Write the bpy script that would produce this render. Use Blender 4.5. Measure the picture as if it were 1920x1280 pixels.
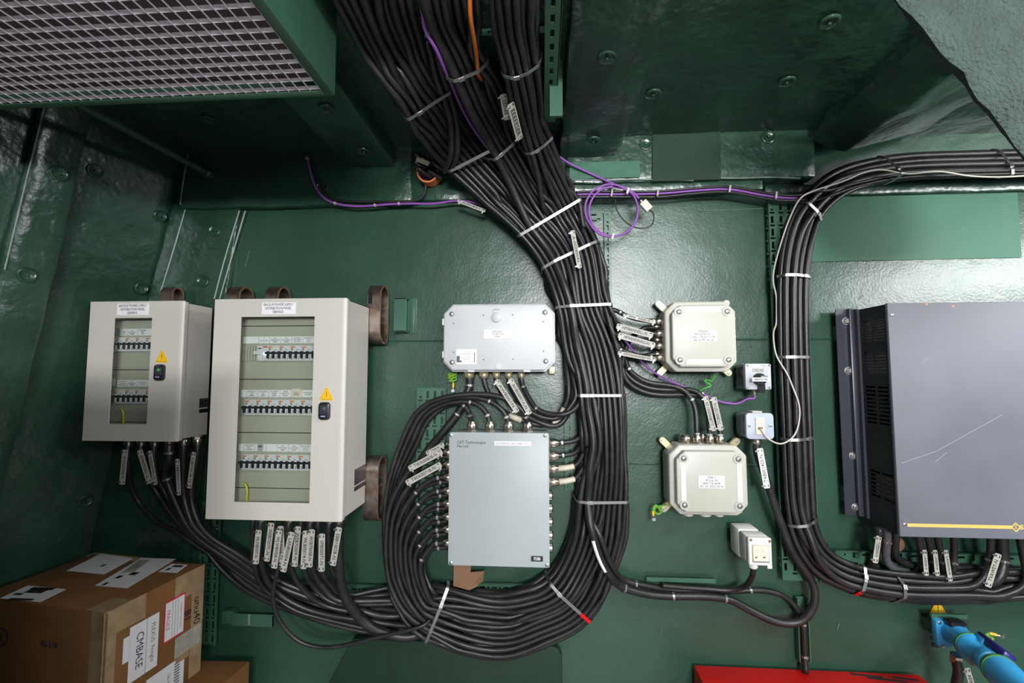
import bpy, bmesh, math, random
from mathutils import Vector, Matrix, noise
random.seed(7)
S = bpy.context.scene
for o in list(bpy.data.objects): bpy.data.objects.remove(o)
COL = S.collection
R_ = math.radians
# ------------------------------------------------------------------ camera
FPX = 853.0; YAW = R_(3.82); PITCH = R_(3.84); CD = 1.6; CH = 1.3
CAM = Vector((0, -CD, CH))
fwd = Vector((-math.sin(YAW)*math.cos(PITCH), math.cos(YAW)*math.cos(PITCH), math.sin(PITCH)))
rgt = Vector((math.cos(YAW), math.sin(YAW), 0)); upv = rgt.cross(fwd)
cd = bpy.data.cameras.new('camera'); cam = bpy.data.objects.new('camera', cd); COL.objects.link(cam)
cd.sensor_width = 36; cd.lens = FPX/1920*36; cd.clip_start = .02
cam.matrix_world = Matrix(((rgt.x, upv.x, -fwd.x, CAM.x), (rgt.y, upv.y, -fwd.y, CAM.y), (rgt.z, upv.z, -fwd.z, CAM.z), (0, 0, 0, 1)))
S.camera = cam
# ------------------------------------------------------------------ world, lamps, exposure
w = bpy.data.worlds.new('world'); S.world = w; w.use_nodes = True
w.node_tree.nodes['Background'].inputs[0].default_value = (.80, .90, 1, 1)
w.node_tree.nodes['Background'].inputs[1].default_value = .045
def area(name, loc, target, sx, sy, power, col):
    l = bpy.data.lights.new(name, 'AREA'); l.shape = 'RECTANGLE'; l.size = sx; l.size_y = sy; l.energy = power; l.color = col
    o = bpy.data.objects.new(name, l); COL.objects.link(o); o.location = loc
    o.rotation_euler = (Vector(target)-Vector(loc)).to_track_quat('-Z', 'Y').to_euler(); return o
area('ceiling_tube_light', (.85, -1.40, 2.05), (.85, -.35, .8), 1.0, .16, 10, (.98, .99, 1))
area('ceiling_tube_light', (2.25, -1.05, 1.80), (.9, -.1, 1.1), .9, .16, 22, (.98, .99, 1))
for lx, ly, lz, lp_ in ((.9, -2.7, 2.0, 20), (.62, -4.2, 1.84, 78), (.42, -6.2, 1.78, 120)):
    area('ceiling_tube_light', (lx, ly, lz), (lx-.1, ly+1.6, lz-.5), .9, .4, lp_, (.98, .99, 1))
S.view_settings.view_transform = 'Standard'; S.view_settings.look = 'None'
S.view_settings.exposure = 0.06; S.view_settings.gamma = 1; S.view_settings.use_curve_mapping = False
# ------------------------------------------------------------------ measuring helpers (surveyed picture points to points in the room)
def ray(px, py): return ((px-960)/FPX*rgt - (py-640)/FPX*upv + fwd)
def W(px, py, d=0.0):
    r = ray(px, py); return CAM + r*((CD-d)/r.y)
def HIT(px, py, p0, n):
    r = ray(px, py); return CAM + r*((p0-CAM).dot(n)/r.dot(n))
def WZ(px, py, z): return HIT(px, py, Vector((0, 0, z)), Vector((0, 0, 1)))
def RC(x0, y0, x1, y1, d):
    xm, ym = (x0+x1)/2, (y0+y1)/2
    return W(x0, ym, d).x, W(x1, ym, d).x, W(xm, y1, d).z, W(xm, y0, d).z     # X0 X1 Z0 Z1
# ------------------------------------------------------------------ materials
MATS = {}
def mat(name, col, rough=.5, metal=0.0, var=0.0, vscale=6, bump=0.0, bscale=40, bump2=0.0, b2scale=4, spec=.5, coat=0.0, col2=None, dist=.01):
    m = bpy.data.materials.new(name); m.use_nodes = True; nt = m.node_tree; b = nt.nodes['Principled BSDF']
    b.inputs['Base Color'].default_value = (*col, 1); b.inputs['Roughness'].default_value = rough
    b.inputs['Metallic'].default_value = metal; b.inputs['Specular IOR Level'].default_value = spec
    b.inputs['Coat Weight'].default_value = coat
    tc = nt.nodes.new('ShaderNodeTexCoord'); L = nt.links.new
    if var:
        n = nt.nodes.new('ShaderNodeTexNoise'); n.inputs['Scale'].default_value = vscale; n.inputs['Detail'].default_value = 6
        L(tc.outputs['Object'], n.inputs['Vector'])
        r = nt.nodes.new('ShaderNodeValToRGB'); c2 = col2 or tuple(max(0, c*(1-var)) for c in col); c1 = tuple(min(1, c*(1+var*.6)) for c in col) if not col2 else col
        r.color_ramp.elements[0].position = .35; r.color_ramp.elements[1].position = .65
        r.color_ramp.elements[0].color = (*c2, 1); r.color_ramp.elements[1].color = (*c1, 1)
        L(n.outputs['Fac'], r.inputs['Fac']); L(r.outputs['Color'], b.inputs['Base Color'])
        mr = nt.nodes.new('ShaderNodeMapRange'); mr.inputs['To Min'].default_value = rough*.8; mr.inputs['To Max'].default_value = min(1, rough*1.25)
        L(n.outputs['Fac'], mr.inputs['Value']); L(mr.outputs['Result'], b.inputs['Roughness'])
    prev = None
    for st, sc in ((bump2, b2scale), (bump, bscale)):
        if st:
            n = nt.nodes.new('ShaderNodeTexNoise'); n.inputs['Scale'].default_value = sc; n.inputs['Detail'].default_value = 3
            L(tc.outputs['Object'], n.inputs['Vector'])
            bp = nt.nodes.new('ShaderNodeBump'); bp.inputs['Strength'].default_value = st; bp.inputs['Distance'].default_value = dist
            L(n.outputs['Fac'], bp.inputs['Height'])
            if prev: L(prev.outputs['Normal'], bp.inputs['Normal'])
            prev = bp
    if prev: L(prev.outputs['Normal'], b.inputs['Normal'])
    MATS[name] = m; return m
mat('green', (.024, .070, .044), .31, spec=.6, var=.15, vscale=3, bump=.075, bscale=130, bump2=.22, b2scale=10)
mat('green_reflection', (.050, .150, .097), .5, spec=.25, var=.08, vscale=4, bump=.06, bscale=95, bump2=.06, b2scale=7)  # lighter tone for reflections painted on the wall and ledge
mat('green_dark', (.012, .032, .019), .55, spec=.25, var=.15, bump=.06, bscale=90)
mat('green_metal', (.042, .118, .074), .36, var=.12, vscale=9, bump=.05, bscale=120)
mat('insul', (.021, .060, .038), .27, var=.25, vscale=5, bump=.10, bscale=60, bump2=.5, b2scale=11, spec=.7, dist=.014)
mat('insul_rough', (.030, .052, .041), .8, var=.35, vscale=18, bump=.9, bscale=130, bump2=.3, b2scale=20)
mat('seam_tape', (.20, .26, .23), .42, var=.3, vscale=40)
mat('panel', (.545, .52, .465), .42, bump=.03, bscale=500)
mat('panel_in', (.39, .385, .32), .5)
mat('gap', (.02, .02, .017), .8)
mat('greybox', (.355, .395, .405), .42, var=.04, vscale=5, bump=.02, bscale=400)
mat('whitebox', (.54, .55, .565), .45, var=.04, vscale=8, bump=.02, bscale=300)
mat('jb', (.45, .445, .39), .42, var=.03, bump=.03, bscale=300)
mat('inverter', (.14, .146, .172), .58, var=.12, vscale=4, bump=.03, bscale=350)
mat('inverter_side', (.012, .014, .017), .5)
mat('inverter_rail', (.035, .037, .05), .35)
mat('cable', (.018, .0165, .018), .40, var=.3, vscale=25, bump=.05, bscale=200)
mat('cable_grey', (.075, .078, .088), .45, var=.2, vscale=20)
mat('cable_white', (.50, .47, .42), .5)
mat('cream_sleeve', (.55, .50, .40), .55, var=.2, vscale=60)
mat('purple', (.235, .075, .36), .45)
mat('orange_cable', (.70, .17, .02), .45)
mat('orange', (.72, .19, .04), .5)
mat('nickel', (.60, .53, .44), .28, metal=1.0)
mat('steel', (.46, .46, .45), .38, metal=1.0)
mat('raw_steel', (.29, .25, .22), .38, metal=.9, var=.35, vscale=22, col2=(.16, .10, .07))
mat('rust', (.20, .105, .055), .75, var=.4, vscale=40)
mat('galv', (.86, .77, .86), .5, metal=0.0, var=.15, vscale=30)
mat('filter', (.10, .078, .095), .9)
mat('tag', (.40, .385, .34), .5, var=.08, vscale=60)
mat('ink', (.012, .012, .013), .6)
mat('ink_grey', (.11, .11, .11), .6)
mat('ink_blue', (.02, .025, .06), .7)
mat('paper', (.78, .78, .80), .55)
mat('paper_dull', (.40, .42, .44), .6)
mat('breaker', (.62, .63, .66), .45)
mat('blackplastic', (.013, .013, .017), .28)
mat('navy_toggle', (.012, .017, .026), .4)
mat('yellow', (.86, .50, .012), .45)
mat('yellow_wire', (.70, .62, .05), .45)
mat('green_wire', (.06, .42, .05), .45)
mat('card', (.215, .092, .026), .75, var=.14, vscale=9, bump=.05, bscale=160)
mat('tape', (.36, .245, .135), .35, var=.2, vscale=25, bump=.05, bscale=60)
mat('tape_clear', (.40, .37, .31), .3, var=.2, vscale=30, bump=.1, bscale=50)
mat('red', (.60, .006, .005), .5, spec=.3, var=.12, vscale=5, bump=.03, bscale=120)
mat('red_print', (.62, .03, .06), .5)
mat('blue', (.045, .38, .74), .34, var=.08, vscale=10)
mat('navy', (.02, .018, .17), .32)
mat('gasket', (.045, .20, .035), .6)
mat('ltgrey', (.40, .43, .47), .42)
mat('boxgrey', (.19, .20, .22), .45)
mat('bluegrey', (.38, .42, .49), .42)
mat('whiteplastic', (.70, .69, .67), .38)
mat('cream', (.70, .62, .50), .42)
mat('brown_sheet', (.24, .13, .075), .35)
mat('gold', (.80, .46, .13), .45)
mat('zincyellow', (.62, .54, .33), .35, metal=.7)
mat('led', (.8, .85, 1), .3)
b_ = MATS['led'].node_tree.nodes['Principled BSDF']; b_.inputs['Emission Color'].default_value = (.75, .85, 1, 1); b_.inputs['Emission Strength'].default_value = 2.2
g = bpy.data.materials.new('glass'); g.use_nodes = True; nt = g.node_tree; nt.nodes.clear()
ou = nt.nodes.new('ShaderNodeOutputMaterial'); mx = nt.nodes.new('ShaderNodeMixShader'); tr = nt.nodes.new('ShaderNodeBsdfTransparent')
gl = nt.nodes.new('ShaderNodeBsdfGlossy'); gl.inputs['Roughness'].default_value = .06; lw = nt.nodes.new('ShaderNodeLayerWeight'); pw = nt.nodes.new('ShaderNodeMath'); pw.operation = 'POWER'; pw.inputs[1].default_value = 3.5; fr = nt.nodes.new('ShaderNodeMath'); fr.operation = 'MULTIPLY_ADD'; fr.inputs[1].default_value = .7; fr.inputs[2].default_value = .035; nt.links.new(lw.outputs['Facing'], pw.inputs[0]); nt.links.new(pw.outputs[0], fr.inputs[0])
tr.inputs[0].default_value = (.93, .95, .93, 1)
nt.links.new(fr.outputs[0], mx.inputs[0]); nt.links.new(tr.outputs[0], mx.inputs[1]); nt.links.new(gl.outputs[0], mx.inputs[2]); nt.links.new(mx.outputs[0], ou.inputs[0])
MATS['glass'] = g
# ------------------------------------------------------------------ mesh helpers
ORG = {}
def org(o): return ORG.get(o.name, Vector((0, 0, 0)))
def tagp(o, label=None, cat=None, group=None, kind=None):
    if label: o['label'] = label
    if cat: o['category'] = cat
    if group: o['group'] = group
    if kind: o['kind'] = kind
    return o
def thing(name, loc, label, cat, group=None):
    o = bpy.data.objects.new(name, None); COL.objects.link(o); o.empty_display_size = .05
    o.location = loc; ORG[o.name] = Vector(loc); return tagp(o, label, cat, group)
def mk(name, vf, m, parent=None, loc=None, smooth=False, sharp=None):
    """vf = (verts in room coordinates, faces); becomes ONE mesh object."""
    vs, fs = vf
    off = org(parent) if parent else (Vector(loc) if loc is not None else sum((Vector(v) for v in vs), Vector())/max(1, len(vs)))
    me = bpy.data.meshes.new(name); me.from_pydata([Vector(v)-off for v in vs], [], fs); me.update()
    return link(name, me, m, parent, off if not parent else None, smooth, off)
def link(name, me, m, parent=None, loc=None, smooth=False, off=None):
    if m and not me.materials: me.materials.append(MATS[m])
    if smooth:
        me.polygons.foreach_set('use_smooth', [True]*len(me.polygons))
        me.set_sharp_from_angle(angle=R_(38))
    o = bpy.data.objects.new(name, me); COL.objects.link(o)
    if parent: o.parent = parent; ORG[o.name] = org(parent).copy()
    if loc is not None:
        o.location = Vector(loc)-(org(parent) if parent else Vector()); ORG[o.name] = Vector(loc)
    return o
def inst(name, me, parent, loc, m=None):
    o = bpy.data.objects.new(name, me); COL.objects.link(o); o.parent = parent; o.location = Vector(loc)-org(parent); ORG[o.name] = Vector(loc); return o
def join(*parts):
    V = []; F = []
    for vs, fs in parts:
        n = len(V); V += list(vs); F += [tuple(i+n for i in f) for f in fs]
    return V, F
def box(x0, x1, y0, y1, z0, z1, bev=0, seg=2):
    vs = [Vector((x, y, z)) for x in (x0, x1) for y in (y0, y1) for z in (z0, z1)]
    fs = [(0, 1, 3, 2), (4, 6, 7, 5), (0, 4, 5, 1), (2, 3, 7, 6), (0, 2, 6, 4), (1, 5, 7, 3)]
    return bevel((vs, fs), bev, seg) if bev else (vs, fs)
def hexa(c8):   # c8: 4 bottom-ring + 4 top-ring
    return [Vector(c) for c in c8], [(3, 2, 1, 0), (4, 5, 6, 7), (0, 1, 5, 4), (1, 2, 6, 5), (2, 3, 7, 6), (3, 0, 4, 7)]
def bevel(vf, b, seg=2, angle=25):
    bm = bmesh.new(); vv = [bm.verts.new(v) for v in vf[0]]
    for f in vf[1]: bm.faces.new([vv[i] for i in f])
    bm.normal_update(); bmesh.ops.recalc_face_normals(bm, faces=bm.faces)
    es = [e for e in bm.edges if len(e.link_faces) == 2 and e.calc_face_angle(0) > R_(angle)]
    bmesh.ops.bevel(bm, geom=es, offset=b, segments=seg, profile=.5, affect='EDGES', clamp_overlap=True)
    bm.verts.index_update(); r = [v.co.copy() for v in bm.verts], [tuple(v.index for v in f.verts) for f in bm.faces]; bm.free(); return r
def prism(pts, y0, y1, bev=0, seg=2):      # polygon of (x, z), thick along Y
    n = len(pts); vs = [Vector((x, y0, z)) for x, z in pts]+[Vector((x, y1, z)) for x, z in pts]
    fs = [tuple(range(n)), tuple(range(2*n-1, n-1, -1))]+[(i, i+n, (i+1) % n+n, (i+1) % n) for i in range(n)]
    r = (vs, fs); return bevel(r, bev, seg) if bev else r
def octa(x0, x1, z0, z1, c): return [(x0+c, z0), (x1-c, z0), (x1, z0+c), (x1, z1-c), (x1-c, z1), (x0+c, z1), (x0, z1-c), (x0, z0+c)]
def rrect(x0, x1, z0, z1, r, n=4):
    out = []
    for cx, cz, a in ((x1-r, z0+r, -90), (x1-r, z1-r, 0), (x0+r, z1-r, 90), (x0+r, z0+r, 180)):
        for i in range(n+1):
            t = R_(a+90*i/n); out.append((cx+r*math.cos(t), cz+r*math.sin(t)))
    return out
def frame_axes(ax):
    ax = Vector(ax).normalized(); a = ax.cross(Vector((0, 0, 1)))
    if a.length < .1: a = ax.cross(Vector((1, 0, 0)))
    a.normalize(); return ax, a, ax.cross(a).normalized()
def lathe(p, ax, prof, n=16, rot=0):       # prof: (distance along axis, radius)
    ax, a, b = frame_axes(ax); vs = []; fs = []
    for t, r in prof:
        for i in range(n):
            q = 2*math.pi*i/n+rot; vs.append(Vector(p)+ax*t+(a*math.cos(q)+b*math.sin(q))*r)
    for k in range(len(prof)-1):
        for i in range(n): j = (i+1) % n; fs.append((k*n+i, k*n+j, (k+1)*n+j, (k+1)*n+i))
    fs.append(tuple(range(n-1, -1, -1))); fs.append(tuple((len(prof)-1)*n+i for i in range(n)))
    return vs, fs
def cyl(p, ax, l, r, n=14): return lathe(p, ax, [(0, r), (l, r)], n)
def crom(pts, sub=6):
    P = [Vector(p) for p in pts]; P = [2*P[0]-P[1]]+P+[2*P[-1]-P[-2]]; out = []
    for i in range(1, len(P)-2):
        p0, p1, p2, p3 = P[i-1:i+3]
        for k in range(sub):
            t = k/sub; t2 = t*t; t3 = t2*t
            out.append(.5*((2*p1)+(p2-p0)*t+(2*p0-5*p1+4*p2-p3)*t2+(3*p1-p0-3*p2+p3)*t3))
    out.append(P[-2]); return out
def tube(path, r, n=8):
    vs = []; fs = []; u = None; m = len(path)
    for i, p in enumerate(path):
        t = (path[min(i+1, m-1)]-path[max(i-1, 0)])
        t = t.normalized() if t.length > 1e-9 else Vector((0, 0, 1))
        if u is None: u = frame_axes(t)[1]
        u = u-t*u.dot(t); u.normalize(); v = t.cross(u)
        for k in range(n):
            a = 2*math.pi*k/n; vs.append(p+(u*math.cos(a)+v*math.sin(a))*r)
    for i in range(m-1):
        for k in range(n): j = (k+1) % n; fs.append((i*n+k, i*n+j, (i+1)*n+j, (i+1)*n+k))
    fs.append(tuple(range(n-1, -1, -1))); fs.append(tuple((m-1)*n+k for k in range(n)))
    return vs, fs
def smooth_path(p, it=2):
    for _ in range(it):
        p = [p[0]]+[(p[i-1]+p[i]*2+p[i+1])/4 for i in range(1, len(p)-1)]+[p[-1]]
    return p
TXT = {}
def text(body, size, m, parent, c, right=(1, 0, 0), up=(0, 0, 1), name='lettering', align='CENTER', bold=0.0, space=1.0, line=.95, xs=1.0, lift=.0006, fit=None):
    key = (body, align, bold, space, line)
    if key not in TXT:
        cu = bpy.data.curves.new('lettering', 'FONT'); cu.body = body; cu.align_x = align; cu.align_y = 'CENTER'; cu.size = 1; cu.offset = bold
        cu.space_character = space; cu.space_line = line; cu.resolution_u = 2
        t = bpy.data.objects.new('tmp', cu); COL.objects.link(t); dg = bpy.context.evaluated_depsgraph_get()
        me = bpy.data.meshes.new_from_object(t.evaluated_get(dg)); bpy.data.objects.remove(t)
        TXT[key] = ([v.co.copy() for v in me.vertices], [tuple(p.vertices) for p in me.polygons]); bpy.data.meshes.remove(me)
    vs, fs = TXT[key]
    if fit and vs: xs = fit/(max(v.x for v in vs)-min(v.x for v in vs))/size
    r = Vector(right).normalized(); u = Vector(up).normalized(); n = r.cross(u); c = Vector(c)+n*lift
    return mk(name, ([c+r*(v.x*size*xs)+u*(v.y*size) for v in vs], fs), m, parent)
def quadbox(p00, p10, p11, p01, th, lift=0):    # thin plate from four corners; normal = (p10-p00)x(p01-p00)
    P = [Vector(p) for p in (p00, p10, p11, p01)]; n = (P[1]-P[0]).cross(P[3]-P[0]).normalized()
    return hexa([p+n*lift for p in P]+[p+n*(lift+th) for p in P])
def subdiv_hex(c8, n, amp, sc, seed=0, bev=.01):
    bm = bmesh.new(); vf = hexa(c8); vf = bevel(vf, bev, 2) if bev else vf
    vv = [bm.verts.new(v) for v in vf[0]]
    for f in vf[1]: bm.faces.new([vv[i] for i in f])
    for _ in range(n):
        L = [e for e in bm.edges if e.calc_length() > .035]
        if not L: break
        bmesh.ops.subdivide_edges(bm, edges=L, cuts=1, use_grid_fill=True)
    for v in bm.verts:
        q = v.co*sc+Vector((seed*3.1, seed*1.7, seed)); v.co += noise.noise_vector(q)*amp+noise.noise_vector(q*2.7)*amp*.35
    bmesh.ops.triangulate(bm, faces=[f for f in bm.faces if len(f.verts) > 4])
    bmesh.ops.recalc_face_normals(bm, faces=bm.faces); bm.verts.index_update()
    r = [v.co.copy() for v in bm.verts], [tuple(v.index for v in f.verts) for f in bm.faces]; bm.free(); return r
def sheet(p00, p10, p11, p01, nx, ny, amp, sc, seed=0):
    vs = []; fs = []; P = [Vector(p) for p in (p00, p10, p11, p01)]; nn = (P[1]-P[0]).cross(P[3]-P[0]).normalized()
    for j in range(ny+1):
        for i in range(nx+1):
            u, v = i/nx, j/ny; q = P[0]*(1-u)*(1-v)+P[1]*u*(1-v)+P[2]*u*v+P[3]*(1-u)*v
            s = q*sc+Vector((seed, seed*2, 0)); vs.append(q+nn*(amp*(noise.noise(s)+.4*noise.noise(s*2.9))))
    for j in range(ny):
        for i in range(nx): a = j*(nx+1)+i; fs.append((a, a+1, a+nx+2, a+nx+1))
    return vs, fs
def perf(x0, x1, z0, z1, y, th, holes):     # plate in XZ with rectangular slots
    xs = sorted({x0, x1}|{h[i] for h in holes for i in (0, 1) if x0 < h[i] < x1}); zs = sorted({z0, z1}|{h[i] for h in holes for i in (2, 3) if z0 < h[i] < z1})
    vid = {}; vs = []; fs = []
    def v(i, j, k):
        if (i, j, k) not in vid: vid[(i, j, k)] = len(vs); vs.append(Vector((xs[i], y-th*k, zs[j])))
        return vid[(i, j, k)]
    def solid(i, j):
        if i < 0 or j < 0 or i >= len(xs)-1 or j >= len(zs)-1: return False
        cx, cz = (xs[i]+xs[i+1])/2, (zs[j]+zs[j+1])/2
        return not any(h[0] < cx < h[1] and h[2] < cz < h[3] for h in holes)
    for i in range(len(xs)-1):
        for j in range(len(zs)-1):
            if not solid(i, j): continue
            fs.append((v(i, j, 1), v(i+1, j, 1), v(i+1, j+1, 1), v(i, j+1, 1))); fs.append((v(i, j, 0), v(i, j+1, 0), v(i+1, j+1, 0), v(i+1, j, 0)))
            for di, dj, a, b in ((-1, 0, (i, j), (i, j+1)), (1, 0, (i+1, j+1), (i+1, j)), (0, -1, (i+1, j), (i, j)), (0, 1, (i, j+1), (i+1, j+1))):
                if not solid(i+di, j+dj): fs.append((v(*a, 0), v(*b, 0), v(*b, 1), v(*a, 1)))
    return vs, fs
def stadium_ring(cx, cy, cz, w, ry, hz, th):   # loop in the YZ plane, wide along X
    pts = []
    for a0, zc in ((0, hz-ry), (180, -(hz-ry))):
        for i in range(13): t = R_(a0+180*i/12); pts.append((math.cos(t), math.sin(t), zc))
    vs = []; n = len(pts)
    for x in (cx-w/2, cx+w/2):
        for rr in (ry, ry-th):
            for c, s, zc in pts: vs.append(Vector((x, cy+rr*c, cz+zc+rr*s)))
    fs = []
    for i in range(n):
        j = (i+1) % n
        fs += [(i, j, 2*n+j, 2*n+i), (n+i, 3*n+i, 3*n+j, n+j), (i, n+i, n+j, j), (2*n+i, 2*n+j, 3*n+j, 3*n+i)]
    return vs, fs
# ================================================================== THE ROOM
def struct(name, vf, m, smooth=True, loc=None):
    o = mk(name, vf, m, loc=loc, smooth=smooth); o['kind'] = 'structure'; return o
XL, XR = -2.3, 2.6
ZC = CH+.81                                  # deck head over the left bays
wall = struct('wall_back', sheet((XL, 0, 0), (XR, 0, 0), (XR, 0, 2.4), (XL, 0, 2.4), 150, 80, .0022, 3.2), 'green', loc=(0, 0, 0))
mat('deck', (.36, .345, .33), .5, var=.15, vscale=4)
floor = struct('floor', box(XL, XR, -7.2, 0, -.05, 0), 'deck', False)
shade_casing = struct('added_shade_casing', box(XL, -.70, -1.90, -1.10, 0, 1.37, .004), 'green_metal', False)   # unseen half-height casing, added to shade the low left corner
# sloping ship's side on the left
q0, q1 = W(352, 262), W(180, 1030); sl = (q0-q1).normalized(); SPL = .30; LWN = sl.cross(Vector((-SPL, -1, 0))).normalized()    # the side splays outward from the corner
if LWN.x < 0: LWN = -LWN
def LW(y, z, off=0):
    t = (z-q1.z)/(q0.z-q1.z); p = q1.lerp(q0, t); return Vector((p.x+SPL*y, y, z))+LWN*off
wl = struct('wall_left', sheet(LW(-2.4, -.05), LW(.0, -.05), LW(.0, 2.3), LW(-2.4, 2.3), 70, 70, .006, 5, 4), 'insul', loc=(0, 0, 0))
def on_left(px, py, off=0): return HIT(px, py, q1+LWN*off, LWN)
# insulated frame standing proud of the ship's side
yb = on_left(140, 370, .03).y; ya = on_left(50, 345, .03).y
trim_n = [0]
def trim(vf, m='insul', smooth=True):
    trim_n[0] += 1; return struct('trim_%d' % trim_n[0], vf, m, smooth)
fr1 = trim(subdiv_hex([LW(ya, -.04, .0), LW(yb, -.04, .0), LW(yb, -.04, .045), LW(ya, -.04, .045), LW(ya, 2.25, .0), LW(yb, 2.25, .0), LW(yb, 2.25, .045), LW(ya, 2.25, .045)], 7, .004, 9, 2))
# insulated strip of the back wall beside the corner, and its taped edges
def band(px0, py0, px1, py1, d, seed, amp=.004, x1b=None):
    a, b, c, e = RC(px0, py0, px1, py1, d); return subdiv_hex([(a, .0, c), (b, .0, c), (b, -d, c), (a, -d, c), (a, .0, e), (b, .0, e), (b, -d, e), (a, -d, e)], 7, amp, 9, seed, .008)
c0, c1 = W(345, 388, .02), W(448, 388, .02); c2, c3 = W(240, 1010, .02), W(345, 1010, .02)
corner = trim(subdiv_hex([(c2.x-.3, 0, 0), (c3.x-.05, 0, 0), (c3.x-.05, -.02, 0), (c2.x-.3, -.02, 0), (c0.x-.05, 0, c0.z), (c1.x, 0, c1.z), (c1.x, -.02, c1.z), (c0.x-.05, -.02, c0.z)], 7, .004, 9, 5, .006))
up_l = trim(band(340, 240, 772, 386, .035, 8, .005))
up_m = trim(band(770, 240, 1066, 372, .03, 11, .005))
up_r = trim(band(1062, 190, 1528, 338, .06, 14, .004))
lip = trim(band(1066, 336, 1432, 360, .045, 15, .003))
lip2 = trim(band(1434, 338, 2000, 362, .018, 16, .003))
# deck heads: left bay, cable bay, right bay
b1l, b1r = W(650, 318, .03).x, W(745, 312, .03).x; zb1 = W(697, 315, .03).z
b2l, b2r = .062, .265; zb2 = W(1117, 300, .03).z
ceil = struct('ceiling', sheet((XL, .0, ZC), (XL, -2.4, ZC), (XR, -2.4, ZC), (XR, .0, ZC), 50, 100, .005, 6, 9), 'insul', loc=(0, 0, 0))
def ybeam(xl, xr, z0, z1, y0, y1, seed, amp=.006, taper=0.0):
    return subdiv_hex([(xl, y1, z0), (xr, y1, z0), (xr+taper, y0, z0), (xl, y0, z0), (xl, y1, z1), (xr, y1, z1), (xr+taper, y0, z1), (xl, y0, z1)], 8, amp, 8, seed, .014)
beam_a = trim(ybeam(b1l, b1r, zb1, ZC+.05, -.672, -.02, 21, .004))
beam_b = trim(ybeam(b2l, b2r, zb2, ZC+.05, -1.9, -.02, 24, .009))
zrb = W(1510, 276, .06).z; xrb = W(1510, 276, .06).x
P0, P1, P2 = W(1511, 208, .05), W(1512, 262, .05), W(1584, 284, .05); Q = Vector((0, -.50, 0)); T2 = P2+Vector((.25, 0, .06)); T1 = Vector((T2.x, T2.y, ZC+.06)); T0 = Vector((P0.x, P0.y, ZC+.06))
v6 = [P1, P2, T2, T1, T0]
vs = [p.copy() for p in v6]+[p+Q for p in v6]
bm = bmesh.new(); vv = [bm.verts.new(v) for v in vs]
for f in [(0, 1, 2, 3, 4), (9, 8, 7, 6, 5)]+[(i, i+5, (i+1) % 5+5, (i+1) % 5) for i in range(5)]: bm.faces.new([vv[i] for i in f])
bmesh.ops.triangulate(bm, faces=bm.faces)
for _ in range(6):
    L = [e for e in bm.edges if e.calc_length() > .05]
    if L: bmesh.ops.subdivide_edges(bm, edges=L, cuts=1)
    bmesh.ops.triangulate(bm, faces=[f for f in bm.faces if len(f.verts) > 3])
for v in bm.verts: v.co += noise.noise_vector(v.co*7+Vector((31, 0, 0)))*.012+noise.noise_vector(v.co*17)*.004
bmesh.ops.recalc_face_normals(bm, faces=bm.faces); bm.verts.index_update()
beam_c = trim(([v.co.copy() for v in bm.verts], [tuple(v.index for v in f.verts) for f in bm.faces])); bm.free()
# rough lagged brace crossing the upper right, close to the lens
e0, e1 = W(1622, -60, .78), W(1945, 330, .70); g0, g1 = W(2120, -60, .76), W(2120, 330, .68)
bk = Vector((.085, .085, .045))
brace = trim(subdiv_hex([e0, e1, g1, g0, e0+bk, e1+bk, g1+bk, g0+bk], 8, .009, 14, 41, .02), 'insul_rough')
# light strips of tape and worn paint on insulation edges
def tape_line(parent, pts, r, m='seam_tape', name='edge_tape'):
    return mk(name, tube(smooth_path(crom(pts, 4), 1), r, 6), m, parent, smooth=True)
tape_line(fr1, [LW(ya, z, .047) for z in (2.1, 1.98, 1.85, 1.72, 1.6)], .0022)
tape_line(corner, [W(348, 392, .02), W(325, 470, .02), W(302, 545, .02)], .003)
tape_line(corner, [W(460, 395, .02), W(432, 490, .02), W(412, 560, .02)], .003); tape_line(corner, [W(449, 395, .022), W(420, 490, .022), W(402, 560, .022)], .0028)
tape_line(up_l, [W(358, 268, .035), W(345, 330, .035), W(338, 384, .035)], .0028)
for xs_, y_ in (((1072, 1130, 1210, 1300), 337), ((1300, 1380, 1440, 1500), 333)):
    tape_line(up_r, [W(x, y_+(1 if i % 2 else -1), .063) for i, x in enumerate(xs_)], .0028)
tape_line(up_r, [W(1195, 214, .062), W(1300, 215, .064), W(1420, 212, .064), W(1500, 205, .062)], .0022)
tape_line(beam_b, [Vector((b2l+.01, -.03, zb2-.002)), Vector(((b2l+b2r)/2, -.032, zb2-.003)), Vector((b2r, -.03, zb2-.002))], .0028)
# washers of the insulation pins: parts of the surfaces they hold
wm = bpy.data.meshes.new('washer'); vf = join(lathe((0, 0, 0), (0, 0, 1), [(0, .023), (.004, .0225), (.0055, .019), (.003, .016), (.002, .006)], 18), lathe((0, 0, 0), (0, 0, 1), [(.0, .0045), (.009, .0040), (.010, .002)], 8))
wm.from_pydata(vf[0], [], vf[1]); wm.materials.append(MATS['insul']); wm.polygons.foreach_set('use_smooth', [True]*len(wm.polygons)); wm.set_sharp_from_angle(angle=R_(40))
def washer(parent, p, n):
    o = inst('washer', wm, parent, p); o.rotation_mode = 'QUATERNION'; o.rotation_quaternion = Vector(n).to_track_quat('Z', 'Y')
for px, py in ((300, 405), (265, 540), (160, 938), (178, 320), (336, 272)): washer(wl, on_left(px, py, .003), LWN)
for px, py in ((110, 325), (50, 515)): washer(fr1, on_left(px, py, .047), LWN)
for px, py in ((403, 432), (381, 527), (277, 943)): washer(corner, W(px, py, .021), (0, -1, 0))
for px, py, in ((605, 350),): washer(up_l, W(px, py, .036), (0, -1, 0))
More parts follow.
